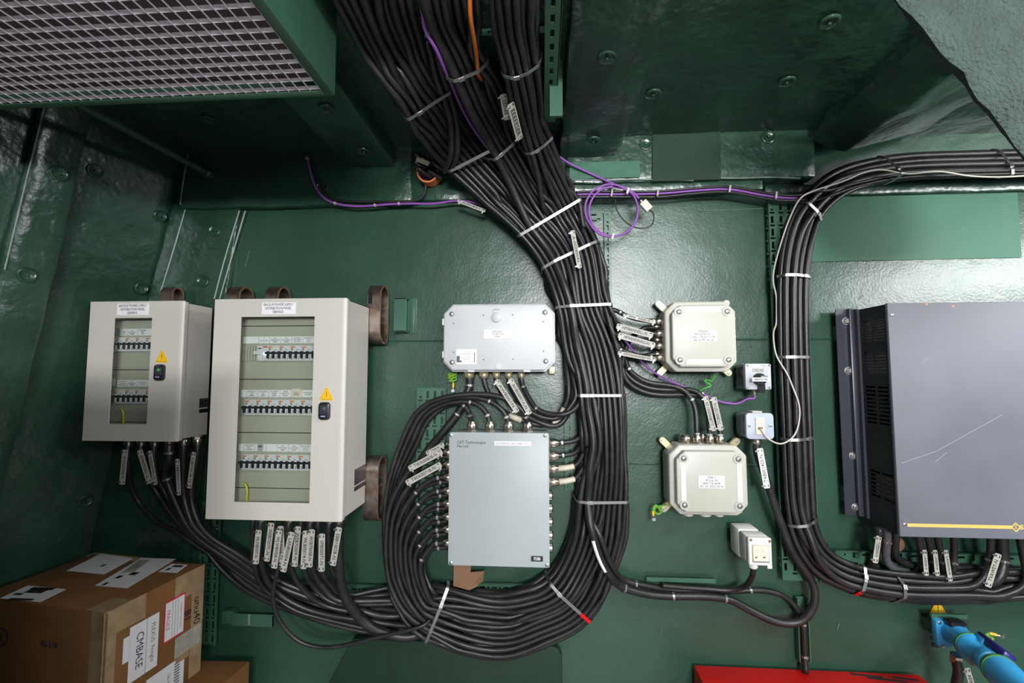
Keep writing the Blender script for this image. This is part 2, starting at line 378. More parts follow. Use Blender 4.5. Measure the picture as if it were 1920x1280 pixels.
for px, py in ((1211, 270), (1440, 257)): washer(up_r, W(px, py, .061), (0, -1, 0))
for px, py in ((390, 223), (1225, 175), (1475, 152), (1555, 40)): washer(ceil, WZ(px, py, ZC-.003), (0, 0, -1))
for px, py in ((612, 203), (682, 283)): washer(beam_a, WZ(px, py, zb1-.002), (0, 0, -1))
for px, py in ((1138, 106), (1112, 262)): washer(beam_b, WZ(px, py, zb2-.004), (0, 0, -1))
# weld seams, a dark repaint patch, painted reflections: parts of the back wall
def wallpart(name, px0, py0, px1, py1, d, m, bev=.001, back=-.002):
    a, b, c, e = RC(px0, py0, px1, py1, d); return mk(name, box(a, b, -d, -back, c, e, bev), m, wall, smooth=True)
for y_, x0, x1 in ((638, 420, 2000), (866, 420, 1460)):
    z = W(1000, y_).z; X0, X1 = W(x0, y_).x, W(x1, y_).x
    mk('weld_seam', tube([Vector((X0+(X1-X0)*i/60, -.001+random.uniform(-.0008, .0008), z+random.uniform(-.001, .001))) for i in range(61)], .0035, 6), 'green', wall, smooth=True)
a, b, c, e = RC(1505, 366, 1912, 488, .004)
mk('repaint_reflection_patch', sheet((a, -.0045, c), (b, -.0045, c+.004), (b, -.0045, e), (a, -.0045, e), 40, 12, .0012, 5), 'green_reflection', wall, smooth=True)  # sharp-edged wall reflection, painted as a lighter green sheet
a, b, c, e = RC(1222, 246, 1350, 338, .066)
mk('repaint_reflection_patch', sheet((a, -.067, c), (b, -.067, c), (b+.004, -.067, e), (a+.004, -.067, e), 20, 16, .0015, 9), 'green_dark', up_r, smooth=True)
a, b, c, e = RC(1068, 303, 1200, 334, .066)
mk('repaint_reflection_patch', sheet((a, -.0665, c), (b, -.0665, c), (b, -.0665, e), (a, -.0665, e), 30, 8, .002, 19), 'green_reflection', up_r, smooth=True)  # bright reflection on the wrinkled ledge, put into the sheet's colour
# scuffs with a shape of their own on the steel
for x0, y0, x1, y1 in ((1630, 430, 1642, 446), (1614, 560, 1618, 552), (1570, 1180, 1573, 1168), (1237, 1188, 1240, 1178), (468, 470, 460, 500), (420, 295, 412, 325), (1310, 395, 1430, 391), (1500, 388, 1560, 381)):
    p, q = W(x0, y0, .003), W(x1, y1, .003); mk('scratch', tube([p, q], .0009, 5), 'seam_tape', wall)
# dark green low box cover under the cable loop
a, b, c, e = RC(640, 1208, 1055, 1420, .04)
o = mk('equipment_cover', prism([(a-.16, c), (b, c), (b, e-.03), (b-.012, e-.008), (b-.03, e), (a+.03, e)], -.03, 0, .004), 'green_dark', smooth=True)
tagp(o, 'low dark green steel cover on the wall under the cable loop', 'cover')
# ================================================================== HANGING CABINET WITH GRATING
ZG = CH+.60; yf = -CD+.60*853/(697-131); xg1 = W(607, 131, -yf).x; xg0 = -1.45; yn = -CD+.42
t = thing('hanging_cabinet', ((xg0+xg1)/2, (yf+yn)/2, ZG), 'green cabinet hung overhead with a grey metal grating as its underside', 'cabinet')
fw = .018
mk('frame', join(box(xg1-.004, xg1+fw, yn, yf+fw, ZG-.002, ZC+.004, .002), box(xg0, xg1, yf, yf+fw, ZG-.002, ZC+.004, .002), box(xg0-fw, xg0, yn, yf+fw, ZG-.002, ZC+.004)), 'green_metal', t, smooth=True)
mk('filter_mat', box(xg0, xg1, yn, yf, ZG+.022, ZG+.036), 'filter', t)
me = bpy.data.meshes.new('grating_bar'); vf = quadbox((xg0, 0, 0), (xg1, 0, 0), (xg1, -.0048, .0052), (xg0, -.0048, .0052), -.0014); me.from_pydata(vf[0], [], vf[1]); me.materials.append(MATS['galv'])
k = 0
while yf-.004-k*.0272 > yn: inst('grating_bar', me, t, (0, yf-.004-k*.0272, ZG)); k += 1
me = bpy.data.meshes.new('cross_bar'); vf = box(-.0006, .0006, yn, yf, .0, .003); me.from_pydata(vf[0], [], vf[1]); me.materials.append(MATS['galv'])
k = 0
while xg1-.004-k*.0238 > xg0: inst('cross_bar', me, t, (xg1-.004-k*.0238, 0, ZG-.001)); k += 1
# pipe along the ship's side
pa, pb = W(60, 148, .62), W(388, 324, .06)
t = thing('pipe', pb, 'dark green pipe running under the grating down to a wall fitting', 'pipe')
mk('tube', tube([pa, pa.lerp(pb, .5), pb], .0115, 12), 'insul', t, smooth=True)
ax = (pb-pa).normalized()
mk('union_nut', lathe(pb-ax*.01, ax, [(0, .015), (.004, .0185), (.022, .0185), (.026, .014)], 6), 'insul', t)
mk('end_fitting', lathe(pb+ax*.02, ax, [(0, .010), (.012, .013), (.02, .013), (.025, .009), (.04, .008)], 10), 'insul', t, smooth=True)
# ================================================================== SMALL REUSABLE PARTS
def gland(p, ax, r, m='nickel', parent=None, name='cable_gland', L=1.0):
    return mk(name, join(lathe(p, ax, [(-.002, r*1.25), (.006*L, r*1.25)], 6), lathe(p, ax, [(.006*L, r*1.0), (.009*L, r*1.12), (.019*L, r*1.12), (.023*L, r*.98), (.028*L, r*.8)], 14)), m, parent, smooth=True)
def screw(parent, p, r, name='screw', ring=None):
    if ring: mk(name+'_recess', lathe(p, (0, -1, 0), [(0, r*1.9), (.0012, r*1.9), (.0012, r*1.1)], 14), ring, parent, smooth=True)
    return mk(name, lathe(p, (0, -1, 0), [(0, r), (.0022, r), (.003, r*.7)], 10), 'steel', parent, smooth=True)
def warning(parent, px, py, wpx, d, name='warning_sign', label=None):
    c = W(px, py, d); s = wpx*(CD-d)/FPX; h = s*.96
    tri = [(-s/2, -h/2), (s/2, -h/2), (0, h/2)]
    def rt(k, r=.06):
        out = []
        for i in range(3):
            a, b, e = Vector(tri[i-1])*k, Vector(tri[i])*k, Vector(tri[(i+1) % 3])*k
            for u in (b.lerp(a, .10), b.lerp(a, .03).lerp(b.lerp(e, .03), .5), b.lerp(e, .10)): out.append((c.x+u[0], c.z+u[1]))
        return out
    if parent: o = mk(name, prism(rt(1), -d-.0012, -d), 'yellow', parent)
    else: o = mk(name, prism(rt(1), -d-.0012, -d), 'yellow')
    # thin black border, bolt
    def ring(k0, k1):
        A, B = rt(k0), rt(k1); n = len(A); vs = [Vector((x, -d-.0016, z-.03*s)) for x, z in A]+[Vector((x, -d-.0016, z-.03*s)) for x, z in B]
        return vs, [(i, (i+1) % n, (i+1) % n+n, i+n) for i in range(n)]
    mk('border', ring(.80, .755), 'ink', o)
    z = s*.30; bl = [(-.10, .18), (.22, .95), (.02, .28), (.34, .34), (-.08, -.62), (.05, -.02), (-.30, -.10)]
    bl = [(-.02, .85), (-.22, .02), (.02, .06), (-.06, -.55), (-.16, -.5), (.0, -.95), (.12, -.45), (.04, -.5), (.22, .28), (-.02, .22), (.14, .85)]
    mk('lightning_bolt', prism([(c.x+x*z*.55, c.z-.07*s+y*z*.72) for x, y in bl], -d-.0018, -d-.0013), 'ink', o)
    return o
def plate(parent, px0, py0, px1, py1, d, m, txt=None, size=None, tm='ink', name='name_plate', bev=.0006, th=.002, line=.95, bold=.0, fit=.9, tdx=0):
    a, b, c, e = RC(px0, py0, px1, py1, d); o = mk(name, box(a, b, -d-th, -d, c, e, bev, 1), m, parent)
    if txt: text(txt, size*(CD-d)/FPX, tm, o, ((a+b)/2+tdx, -d-th, (c+e)/2), line=line, bold=bold, fit=(b-a)*fit)
    return o
# ================================================================== DISTRIBUTION PANELS
def hole_frame(x0, x1, z0, z1, hx0, hx1, hz0, hz1, y0, y1):
    return perf(x0, x1, z0, z1, y1, y1-y0, [(hx0, hx1, hz0, hz1)])
def mesh_of(name, vf, m, smooth=False):
    me = bpy.data.meshes.new(name); me.from_pydata(vf[0], [], vf[1]); me.materials.append(MATS[m])
    if smooth: me.polygons.foreach_set('use_smooth', [True]*len(me.polygons)); me.set_sharp_from_angle(angle=R_(35))
    return me
MW = .0358      # one two-pole breaker
BR = mesh_of('breaker', join(box(0, MW-.0006, -.010, 0, -.024, .024, .001, 1), box(.001, MW-.002, -.016, -.009, -.0085, .0085, .001, 1), box(.009, .013, -.018, -.009, -.018, .0, .001, 1), box(.026, .030, -.018, -.009, -.018, .0, .001, 1)), 'breaker')
TG = mesh_of('toggle', join(box(0, .0088, -.020, -.010, -.016, .006, .0012, 1)), 'navy_toggle')
TB = mesh_of('toggle_bar', box(0, MW-.0004, -.019, -.012, -.003, .0035, .001, 1), 'navy_toggle')
FL = mesh_of('flag', box(0, .012, -.0112, -.010, 0, .0042), 'orange')
MK = mesh_of('print', join(box(0, .005, -.0106, -.0100, 0, .0035), box(.001, .005, -.0106, -.01, -.003, -.0008), box(.018, .0188, -.0106, -.0100, -.006, .0015), box(.0215, .0223, -.0106, -.0100, -.006, .0015)), 'ink_grey')
def breaker_at(parent, x, y, z):
    b = inst('breaker', BR, parent, (x, y, z))
    for dx in (.0005, .0182): inst('toggle', TG, b, (x+dx, y, z))
    inst('toggle_bar', TB, b, (x, y, z)); inst('flag', FL, b, (x+.002, y, z+.0165)); inst('print', MK, b, (x+.003, y, z+.011))
def dist_panel(name, label, L):
    d = L['d']; db = L['back']; t0 = W(L['x0t'], L['yt'], d); t1 = W(L['x1t'], L['yt'], d); bz = W(L['x0t'], L['yb'], d)
    x0, x1, z1, z0 = t0.x, t1.x, t0.z, bz.z
    t = thing(name, ((x0+x1)/2, -db, z0), label, 'electrical panel')
    dt = .018; x1d = x1+.016
    # body: shell of five sheets so that the inside is hollow
    bx0, bx1, bz0, bz1 = x0+.004, x1d-.002, z0+.004, z1-.004; yb_, yf_ = -db, -d+dt+.004; th = .002
    mk('body', join(box(bx0, bx1, yb_-th, yb_, bz0, bz1), box(bx0, bx0+th, yf_, yb_, bz0, bz1), box(bx1-th, bx1, yf_, yb_, bz0, bz1), box(bx0, bx1, yf_, yb_, bz0, bz0+th), box(bx0, bx1, yf_, yb_, bz1-th, bz1)), 'panel', t)
    hx0, hx1, hz0, hz1 = W(L['w'][0], L['wm'], d).x, W(L['w'][2], L['wm'], d).x, W(L['wmx'], L['w'][3], d).z, W(L['wmx'], L['w'][1], d).z
    door = mk('door', join(hole_frame(x0, x1, z0, z1, hx0, hx1, hz0, hz1, -d, -d+.003), box(x0, x0+.002, -d, -d+dt, z0, z1), box(x0, x1d, -d+.003, -d+dt, z1-.002, z1), box(x0, x1d, -d+.003, -d+dt, z0, z0+.002),
        ([Vector((x1+.016*math.sin(a), -d+.006-.006*math.cos(a), z)) for a in [R_(15*i) for i in range(7)] for z in (z0, z1)]+[Vector((x1d, -d+dt, z0)), Vector((x1d, -d+dt, z1))], [(2*i, 2*i+2, 2*i+3, 2*i+1) for i in range(7)])), 'panel', t)
    mk('window_pane', box(hx0-.004, hx1+.004, -d+.004, -d+.006, hz0-.004, hz1+.004), 'glass', t)
    ip = -d+.045
    js = [hz1+.03]+[W(L['wmx'], y, -ip).z for y in L['joints']]+[hz0-.03]
    for i in range(len(js)-1): mk('cover_plate', box(bx0+.005, bx1-.005, ip, ip+.003, js[i+1]+.0013, js[i]-.0013), 'panel_in', t)
    mk('mounting_plate', box(bx0+.005, bx1-.005, ip+.006, ip+.008, hz0-.03, hz1+.03), 'gap', t)
    for row in L['rows']:
        ly0, ly1, by0, by1 = row['l'][0], row['l'][1], row['b'][0], row['b'][1]
        lz = (W(L['wmx'], (ly0+ly1)/2, -ip).z); lh = (ly1-ly0)*(CD+ip)/FPX
        ls = mk('label_strip', box(hx0-.02, hx1+.02, ip-.003, ip, lz-lh/2, lz+lh/2), 'paper', t)
        bzc = W(L['wmx'], (by0+by1)/2, -ip).z
        xb = W(row['x'], (by0+by1)/2, -ip).x; i = 0
        if row.get('ribs'):
            xr = W(row['ribs'], (by0+by1)/2, -ip).x; n = int((xb-xr)/.009)
            for q in range(n): mk('blanking_rib', box(xr+q*.009, xr+q*.009+.0075, ip-.004, ip, bzc-.024, bzc+.024, .001, 1), 'panel_in', t)
        if row.get('lamp'):
            m_ = mk('indicator_module', box(xb-.0178, xb-.0005, ip-.010, ip, bzc-.024, bzc+.024, .001, 1), 'breaker', t)
            mk('indicator_lamp', lathe((xb-.009, ip-.010, bzc-.002), (0, -1, 0), [(0, .005), (.003, .0048), (.005, .003)], 12), 'led', m_, smooth=True)
            mk('flag', box(xb-.016, xb-.002, ip-.0112, ip-.010, bzc+.018, bzc+.0215), 'red_print', m_)
            if row['lamp'] == 2:
                n_ = mk('surge_module', join(box(xb-.036, xb-.0185, ip-.010, ip, bzc-.024, bzc+.024, .001, 1), box(xb-.044, xb-.021, ip-.017, ip-.010, bzc-.004, bzc+.007, .001, 1), box(xb-.032, xb-.024, ip-.014, ip-.010, bzc-.02, bzc-.008, .001, 1)), 'breaker', t)
                mk('flag', box(xb-.031, xb-.022, ip-.0112, ip-.010, bzc+.013, bzc+.017), 'rust', n_)
        mk('toggle_end', box(xb-.006, xb, ip-.019, ip-.012, bzc-.003, bzc+.0035, .001, 1), 'navy_toggle', t)
        while xb+i*MW < hx1+.002: breaker_at(t, xb+i*MW, ip, bzc); i += 1
        for j, s_ in enumerate(row['t']):
            xx = xb+(j+.5)*MW
            if j >= 0: mk('divider', box(xb+j*MW-.0003, xb+j*MW+.0003, ip-.0034, ip-.003, lz-lh/2, lz+lh/2), 'ink_grey', ls)
            if s_.startswith('*'):
                pl = mk('stuck_label', box(xx-.0145, xx+.0145, ip-.005, ip-.003, lz-lh*.55, lz+lh*.66), 'cream' if '*' in s_ else 'paper', t); text(s_[1:], .0062, 'ink_grey', pl, (xx, ip-.005, lz), line=.9, fit=.018)
            elif s_.startswith('#'):
                pl = mk('stuck_label', box(xx-.009, xx+.009, ip-.004, ip-.003, lz-lh*.5, lz+lh*.55), 'paper_dull', t); text(s_[1:], .0085, 'ink', pl, (xx, ip-.004, lz), bold=.02, line=.9, fit=.015)
            elif s_: text(s_, .0062, 'ink_grey', ls, (xx, ip-.003, lz), line=.95, fit=.027)
        for s_, off in row.get('pre', ()): text(s_, .0062, 'ink_grey', ls, (xb+off*MW, ip-.003, lz-.002), fit=.010); mk('divider', box(xb+off*MW-.0093, xb+off*MW-.0087, ip-.0034, ip-.003, lz-lh/2, lz+lh/2), 'ink_grey', ls)
    plate(t, *L['name'], d, 'paper', L['title'], 7.2, name='name_plate', line=1.0, fit=.86)
    warning(t, *L['tri'], d)
    hx, hy = L['handle']; c = W(hx, hy, d); s = .82
    h = mk('latch_handle', prism(rrect(c.x-.017, c.x+.017, c.z-.026, c.z+.026, .010, 5), -d-.012, -d, .004, 2), 'blackplastic', t, smooth=True)
    mk('latch_insert', prism(rrect(c.x-.011, c.x+.011, c.z-.010, c.z+.019, .006), -d-.0135, -d-.011, .001, 1), 'inverter_rail', h, smooth=True)
    mk('keyhole', lathe((c.x+.003, -d-.0125, c.z+.008), (0, -1, 0), [(0, .005), (.0025, .0045)], 10), L['key'], h)
    b = mk('badge', box(c.x-.010, c.x+.010, -d-.0132, -d-.0118, c.z-.0175, c.z-.0125), 'navy', h); text('HIMEL', .0052, 'paper', b, (c.x, -d-.0132, c.z-.015), bold=.01)
    # black maker's plate on the right flank
    sx = bx1; q = [HIT(px, py, Vector((sx, 0, 0)), Vector((1, 0, 0))) for px, py in L['flank']]
    ys = [v.y for v in q]; zs = [v.z for v in q]
    fp = mk('maker_plate', join(box(sx, sx+.0012, min(ys), max(ys), min(zs)+.018, max(zs)), box(sx, sx+.0012, min(ys), max(ys)-.004, min(zs), min(zs)+.013)), 'blackplastic', t)
    mk('plate_print', join(*[box(sx+.0012, sx+.0016, min(ys)+.004, max(ys)-.004, max(zs)-.006-i*.007, max(zs)-.004-i*.007) for i in range(4)]), 'ink_grey', fp)
    w0 = crom([Vector((hx0+.002, ip-.006, hz0+.045)), Vector((hx0+.014, ip-.012, hz0+.040)), Vector((hx0+.019, ip-.012, hz0+.02)), Vector((hx0+.015, ip-.008, hz0-.01))], 5)
    mk('earth_wire', tube(w0, .0028, 8), 'yellow_wire', t, smooth=True)
    return t, (x0, x1d, z0, z1)
P2L = dict(d=.28, back=.10, x0t=402, x1t=641, yt=561, yb=973, w=(445, 593.5, 585, 942), wm=768, wmx=515, joints=(611, 711, 811, 915), name=(491, 566.5, 554.5, 589.5), title='BACKUP POWER SUPPLY\nDISTRIBUTION PANEL\nEB090020', tri=(612.5, 737, 28), handle=(610, 770), key='steel', flank=((665, 880), (685, 877), (665, 913), (685, 908)),
    rows=[dict(l=(630.5, 644), b=(647, 677.5), x=506, ribs=455, lamp=2, t=['NO. 2\nBNWAS CONSOLE\nNB090002', 'ECS\nNAV CONSOLE\nNB090003', 'NAVTEX 1\nGPS CABINET\nNA110001', 'BRIDGE WING\nECDIS\nNA110'], pre=(('TVSS', -.75), ('SPD', -.25))),
          dict(l=(730.5, 744.5), b=(747.5, 779), x=462.5, ribs=446, t=['METEOROLOGY\nUNIT\nNM090001', 'ECHO SOUNDER\nUNIT\nLN090001', 'ECHO SOUNDER\nPRINTER\nLN090002', 'MASTER\nDISPLAY UNIT\nNL090001', '*DGPS 1\nLD090001', 'REPEATER\nNL0900']),
          dict(l=(832, 846), b=(850, 881), x=457, ribs=441, t=['REPEATER\nUNIT\nNT090001', '#AIS/BNW\n1', '', 'NO. 1\nBNWAS CONSOLE\nNB090001', 'GYRO\nNAV STATION\nNS090001', 'BRIDGE\nNAV\nNA09'])])
panel2, PR2 = dist_panel('distribution_board', 'larger beige distribution panel with three rows of breakers behind its window', P2L)
P1L = dict(d=.21, back=.080, x0t=169, x1t=337, yt=565.5, yb=826, w=(209, 596, 280, 795), wm=695, wmx=244, joints=(600, 693, 791), name=(220, 569, 279.5, 591), title='BACKUP POWER SUPPLY\nDISTRIBUTION PANEL\nEB090010', tri=(304, 667, 27), handle=(302, 698), key='green_wire', flank=((374, 749), (391, 746), (374, 774), (391, 772)),
    rows=[dict(l=(616, 629.5), b=(631, 660), x=220.5, lamp=1, t=['NAVTEX 1\nGPS CABINET\nNA110003', 'NO. 1\nNAV CONSOLE\nNB090004', 'ECHO SOUNDER\nDISPLAY\nLN09']),
          dict(l=(712, 725), b=(729, 757), x=219.5, t=['VHF MAIN\nCONSOLE\nWV090001', 'NO. 1\nRADIO CONSOLE\nWR090001', 'COMMON\nUNIT'])])
panel1, PR1 = dist_panel('distribution_board', 'smaller beige distribution panel with two rows of breakers behind its window', P1L)
a = W(207, 718, .165)
mk('stuck_label', box(a.x-.006, a.x+.022, -.170, -.168, a.z-.010, a.z+.014), 'cream', panel1)
# glands under the panels
G1 = []
for px, r in ((241, .011), (265, .011), (290, .011), (318, .011), (345, .016), (371, .012)):
    p = W(px, 829, .165 if px < 340 else .135); p.z = PR1[2]+.004; gland(p, (0, 0, -1), r, parent=panel1); G1.append(p)
G2 = []
for i, px in enumerate((476, 490, 517, 543, 566, 583, 598, 618, 637)):
    p = W(px, 982, .2+.02*(i % 2)); p.z = PR2[2]+.004; gland(p, (0, 0, -1), .011 if i < 8 else .017, parent=panel2); G2.append(p)
# steel strap mounts behind the panels
def loop(px, py, hz, d0, ry, w, label, group=None, plate_=False, band2=False):
    c = W(px, py, d0+ry); t = thing('vibration_mount', (c.x, 0, c.z-hz), label, 'mount', group)
    mk('steel_loop', stadium_ring(c.x, c.y, c.z, w, ry, hz, .006), 'raw_steel', t, smooth=True)
    mk('cut_edge', stadium_ring(c.x+w/2+.0006, c.y, c.z, .0012, ry+.0004, hz+.0004, .0068), 'rust', t)
    if plate_: mk('rubber_strip', box(c.x-w*.42, c.x-w*.1, c.y-ry-.0015, c.y-ry, c.z+hz*.32, c.z+hz*.72), 'blackplastic', t)
    if band2: mk('clamp_band', stadium_ring(c.x-w*.1, c.y, c.z, .006, ry+.003, hz+.003, .003), 'raw_steel', t, smooth=True)
    for sg in (-.25, 0, .25): mk('bolt', lathe((c.x+w*.1, c.y+ry-.006, c.z+sg*hz), (0, -1, 0), [(0, .007 if sg == 0 else .004), (.004, .006 if sg == 0 else .003)], 8), 'steel', t)
    return t
loop(709, 590, .103, .012, .043, .045, 'bare steel loop mount beside the top right corner of the larger panel', plate_=True)
loop(703, 914, .108, .012, .043, .050, 'bare steel loop mount beside the lower right edge of the larger panel')
loop(521, 590, .10, .012, .043, .045, 'steel loop mount rising behind the top middle of the larger panel')
loop(449, 590, .10, .012, .043, .05, 'steel loop mount with a clamp band behind the larger panel', band2=True)
loop(321, 590, .10, .0245, .0275, .045, 'steel loop mount rising behind the top of the smaller panel')
a, b, c, e = RC(738, 558, 768, 622, .04)
t = thing('mounting_channel', ((a+b)/2, 0, c), 'green steel channel welded to the wall beside a steel loop mount', 'channel')
mk('channel', join(box(a, b, -.004, 0, c, e), box(a, b-.012, -.04, -.002, c, c+.004), box(a, b-.012, -.04, -.002, e-.004, e), box(a, b-.012, -.04, -.036, c, e, .001)), 'green_metal', t)
mk('foot', box(b-.012, b+.012, -.006, 0, c-.004, e+.004, .002), 'green_metal', t, smooth=True)
mk('weld', tube([Vector((b+.012, -.004, c+(e-c)*i/14+random.uniform(-.001, .001))) for i in range(15)], .004, 6), 'green_metal', t, smooth=True)
# ================================================================== JUNCTION BOXES
def junction(label, px, title, strips, d=.11, group=None):
    a, b, c, e = RC(*px, d); s = .0155; ld = d+.026
    t = thing('junction_box', ((a+b)/2, 0, c), label, 'junction box', group)
    mk('body', prism(octa(a, b, c, e, .032), -d, -.03, .006, 3), 'jb', t, smooth=True)
    lid = mk('lid', prism(octa(a+s, b-s, c+s, e-s, .026), -ld, -d+.001, .004, 3), 'jb', t, smooth=True)
    for x in (a+s+.022, b-s-.022):
        for z in (c+s+.022, e-s-.022):
            mk('screw_collar', lathe((x, -ld+.001, z), (0, -1, 0), [(0, .015), (.003, .0145), (.003, .0095)], 20), 'jb', lid, smooth=True)
            mk('screw_hole', lathe((x, -ld, z), (0, -1, 0), [(0, .0085), (.0035, .0085), (.0035, .006)], 14), 'ink_grey', lid)
            mk('screw', lathe((x, -ld, z), (0, -1, 0), [(0, .0058), (.004, .0058), (.005, .004)], 12), 'steel', lid, smooth=True)
    cx, cz = (a+b)/2, (c+e)/2; la, lb, lc, le = a+s, b-s, c+s, e-s
    for st in strips:
        if st == 'h':
            for z in (le-.016, lc+.016): o = mk('white_strip', box(cx-.055, cx+.055, -ld-.0012, -ld, z-.008, z+.008), 'paper', lid); [mk('rivet', lathe((cx+sg*.050, -ld-.001, z), (0, -1, 0), [(0, .0022), (.001, .0018)], 8), 'zincyellow', o) for sg in (-1, 1)]
        else:
            for x in (la+.020, lb-.020): o = mk('white_strip', box(x-.007, x+.007, -ld-.0012, -ld, cz-.058, cz+.058), 'paper', lid); [mk('rivet', lathe((x, -ld-.001, cz+sg*.052), (0, -1, 0), [(0, .0022), (.001, .0018)], 8), 'zincyellow', o) for sg in (-1, 1)]
    o = mk('name_plate', box(cx-.0395, cx+.0395, -ld-.0014, -ld, cz-.019, cz+.019, .0004, 1), 'paper', lid)
    text(title, .0098, 'ink', o, (cx, -ld-.0014, cz), line=.92, fit=.071)
    for x, z, ang in ((a+.008, e-.005, 135), (a+.008, c+.005, 225), (b-.008, e-.005, 45), (b-.008, c+.005, -45)):
        u = Vector((math.cos(R_(ang)), 0, math.sin(R_(ang)))); v = Vector((-u.z, 0, u.x)); p = Vector((x, 0, z))
        pts = [p-u*.03-v*.011, p+u*.012-v*.011]+[p+u*.012+u*(.011*math.cos(R_(q)))+v*(.011*math.sin(R_(q))) for q in (-60, -30, 0, 30, 60)]+[p+u*.012+v*.011, p-u*.03+v*.011]
        lg = mk('mounting_lug', prism([(q.x, q.z) for q in pts], -.040, -.028, .001, 1), 'zincyellow', t, smooth=True)
        q = p+u*.012; mk('bolt', lathe((q.x, -.040, q.z), (0, -1, 0), [(0, .006), (.004, .006), (.004, .0035), (.008, .0035)], 8), 'steel', lg)
        mk('stand_off', cyl((q.x, -.028, q.z), (0, 1, 0), .028, .006, 10), 'green_metal', lg)
    return t, (a, b, c, e)
jb1, J1 = junction('beige junction box with white strips above and below its label', (1247, 564.5, 1381, 697), 'NM200007\nPHONE METAL 1\nJUNCTION BOX TYPE\nABL-40 SPECIAL 5A', 'h')
jb2, J2 = junction('beige junction box with white strips left and right of its label', (1255, 834, 1402, 966), 'TW200112\nMETAL JB TYPE\nABPS45 T108 30B M40\n2M32 3M25 3M20 D21M2 SW', 'v')
GJ1 = []
for y, d, r in ((602, .085, .0105), (612, .055, .010), (625, .085, .0105), (637, .055, .013), (648, .085, .0105), (664, .055, .011), (670, .085, .0105)):
    p = W(1247, y, d); p.x = J1[0]; gland(p, (-1, 0, 0), r, parent=jb1, L=.9); GJ1.append(p)
for y in (598, 631, 660):
    p = W(1382, y, .08); p.x = J1[1]; mk('blanking_plug', lathe(p, (1, 0, 0), [(0, .010), (.007, .010), (.009, .006)], 12), 'nickel', jb1, smooth=True)
GJ2 = []
for x, d, r in ((1285, .07, .017), (1307, .085, .0115), (1318, .05, .011), (1331, .085, .0115), (1342, .05, .011), (1350, .085, .0125)):
    p = W(x, 834, d); p.z = J2[3]; gland(p, (0, 0, 1), r, parent=jb2, L=.95); GJ2.append(p)
for x, r in ((1290, .016), (1322, .018), (1348, .014)):
    p = W(x, 966, .085); p.z = J2[2]; mk('blanking_plug', lathe(p, (0, 0, -1), [(0, r), (.007, r), (.011, r*.6)], 14), 'jb', jb2, smooth=True)
# ---- white distribution box
a, b, c, e = RC(831, 569.5, 1041, 697, .10)
wb = thing('distribution_box', ((a+b)/2, 0, c), 'wide white plastic distribution box with hinge tabs above the grey box', 'electrical box')
mk('body', prism(octa(a, b, c, e, .032), -.10, -.02, .004, 3), 'whitebox', wb, smooth=True)
lid = mk('lid', prism(octa(a+.006, b-.006, c+.006, e-.006, .030), -.118, -.101, .003, 3), 'whitebox', wb, smooth=True)
for px, py in ((847, 588.5), (1022, 585.5), (847.5, 679), (1023.5, 677)):
    p = W(px, py, .118); mk('screw_recess', lathe(p, (0, -1, 0), [(-.001, .0082), (.0016, .0082), (.0016, .0056)], 16), 'ink_grey', lid, smooth=True); mk('screw', lathe(p, (0, -1, 0), [(0, .0054), (.0028, .0054), (.0036, .003)], 12), 'steel', lid, smooth=True)
for px, py in ((906.5, 590.7), (961, 589.8), (850.5, 606), (1018.5, 603), (850.5, 660.5), (1019, 658), (907, 674), (962, 673)):
    mk('pin_hole', lathe(W(px, py, .118), (0, -1, 0), [(-.001, .0024), (.0008, .0022)], 8), 'ink_grey', lid)
for px0, py0, px1, py1 in ((829, 597, 837, 610), (829, 658, 837, 671), (877, 688, 890, 697.5), (981, 688, 995, 697.5)):
    q = RC(px0, py0, px1, py1, .112); mk('hinge_tab', box(q[0], q[1], -.116, -.09, q[2], q[3], .0015, 1), 'whitebox', wb, smooth=True)
p = W(932, 594.5, .118); mk('lock_cap', join(lathe(p, (0, -1, 0), [(-.001, .0175), (.006, .0172), (.0075, .015)], 24), box(p.x-.013, p.x+.013, -.121, -.117, p.z, p.z+.028, .002, 1)), 'whitebox', lid, smooth=True)
text('TYPE B', .006, 'ink_grey', lid, (p.x, -.121, p.z+.024)); p = W(935, 686, .118)
mk('lock_boss', lathe(p, (0, -1, 0), [(-.001, .011), (.002, .0105)], 20), 'whitebox', lid, smooth=True)
plate(lid, 906.5, 617.5, 960.5, 635, .118, 'paper', 'EMERGENCY\nDISTRIBUTION\nPANEL', 5.0, 'ink_grey', fit=.42)
o = plate(lid, 855, 654.5, 893.5, 683, .118, 'paper')
q = RC(856, 667, 862, 679, .121); mk('print', join(box(q[0], q[1], -.1206, -.120, q[2], q[3]), box(q[1], q[1]+.006, -.1206, -.120, q[2], q[2]+.006), *[box(q[0]+.012, q[0]+.045, -.1206, -.120, q[3]+.012-i*.006, q[3]+.0126-i*.006) for i in range(6)], box(q[0]+.058, q[0]+.0605, -.1206, -.120, q[2], q[3]+.012)), 'ink_grey', o)
GW = []
for px, r in ((880, .0155), (907.5, .0145), (931, .0118), (954, .0112), (977.5, .0105)):
    p = W(px, 697, .065); p.z = c; gland(p, (0, 0, -1), r, 'zincyellow', wb, L=.75); GW.append(p)
o = mk('mounting_lug', box(b-.022, b+.002, -.03, -.018, c-.008, c+.02, .003), 'zincyellow', wb, smooth=True)
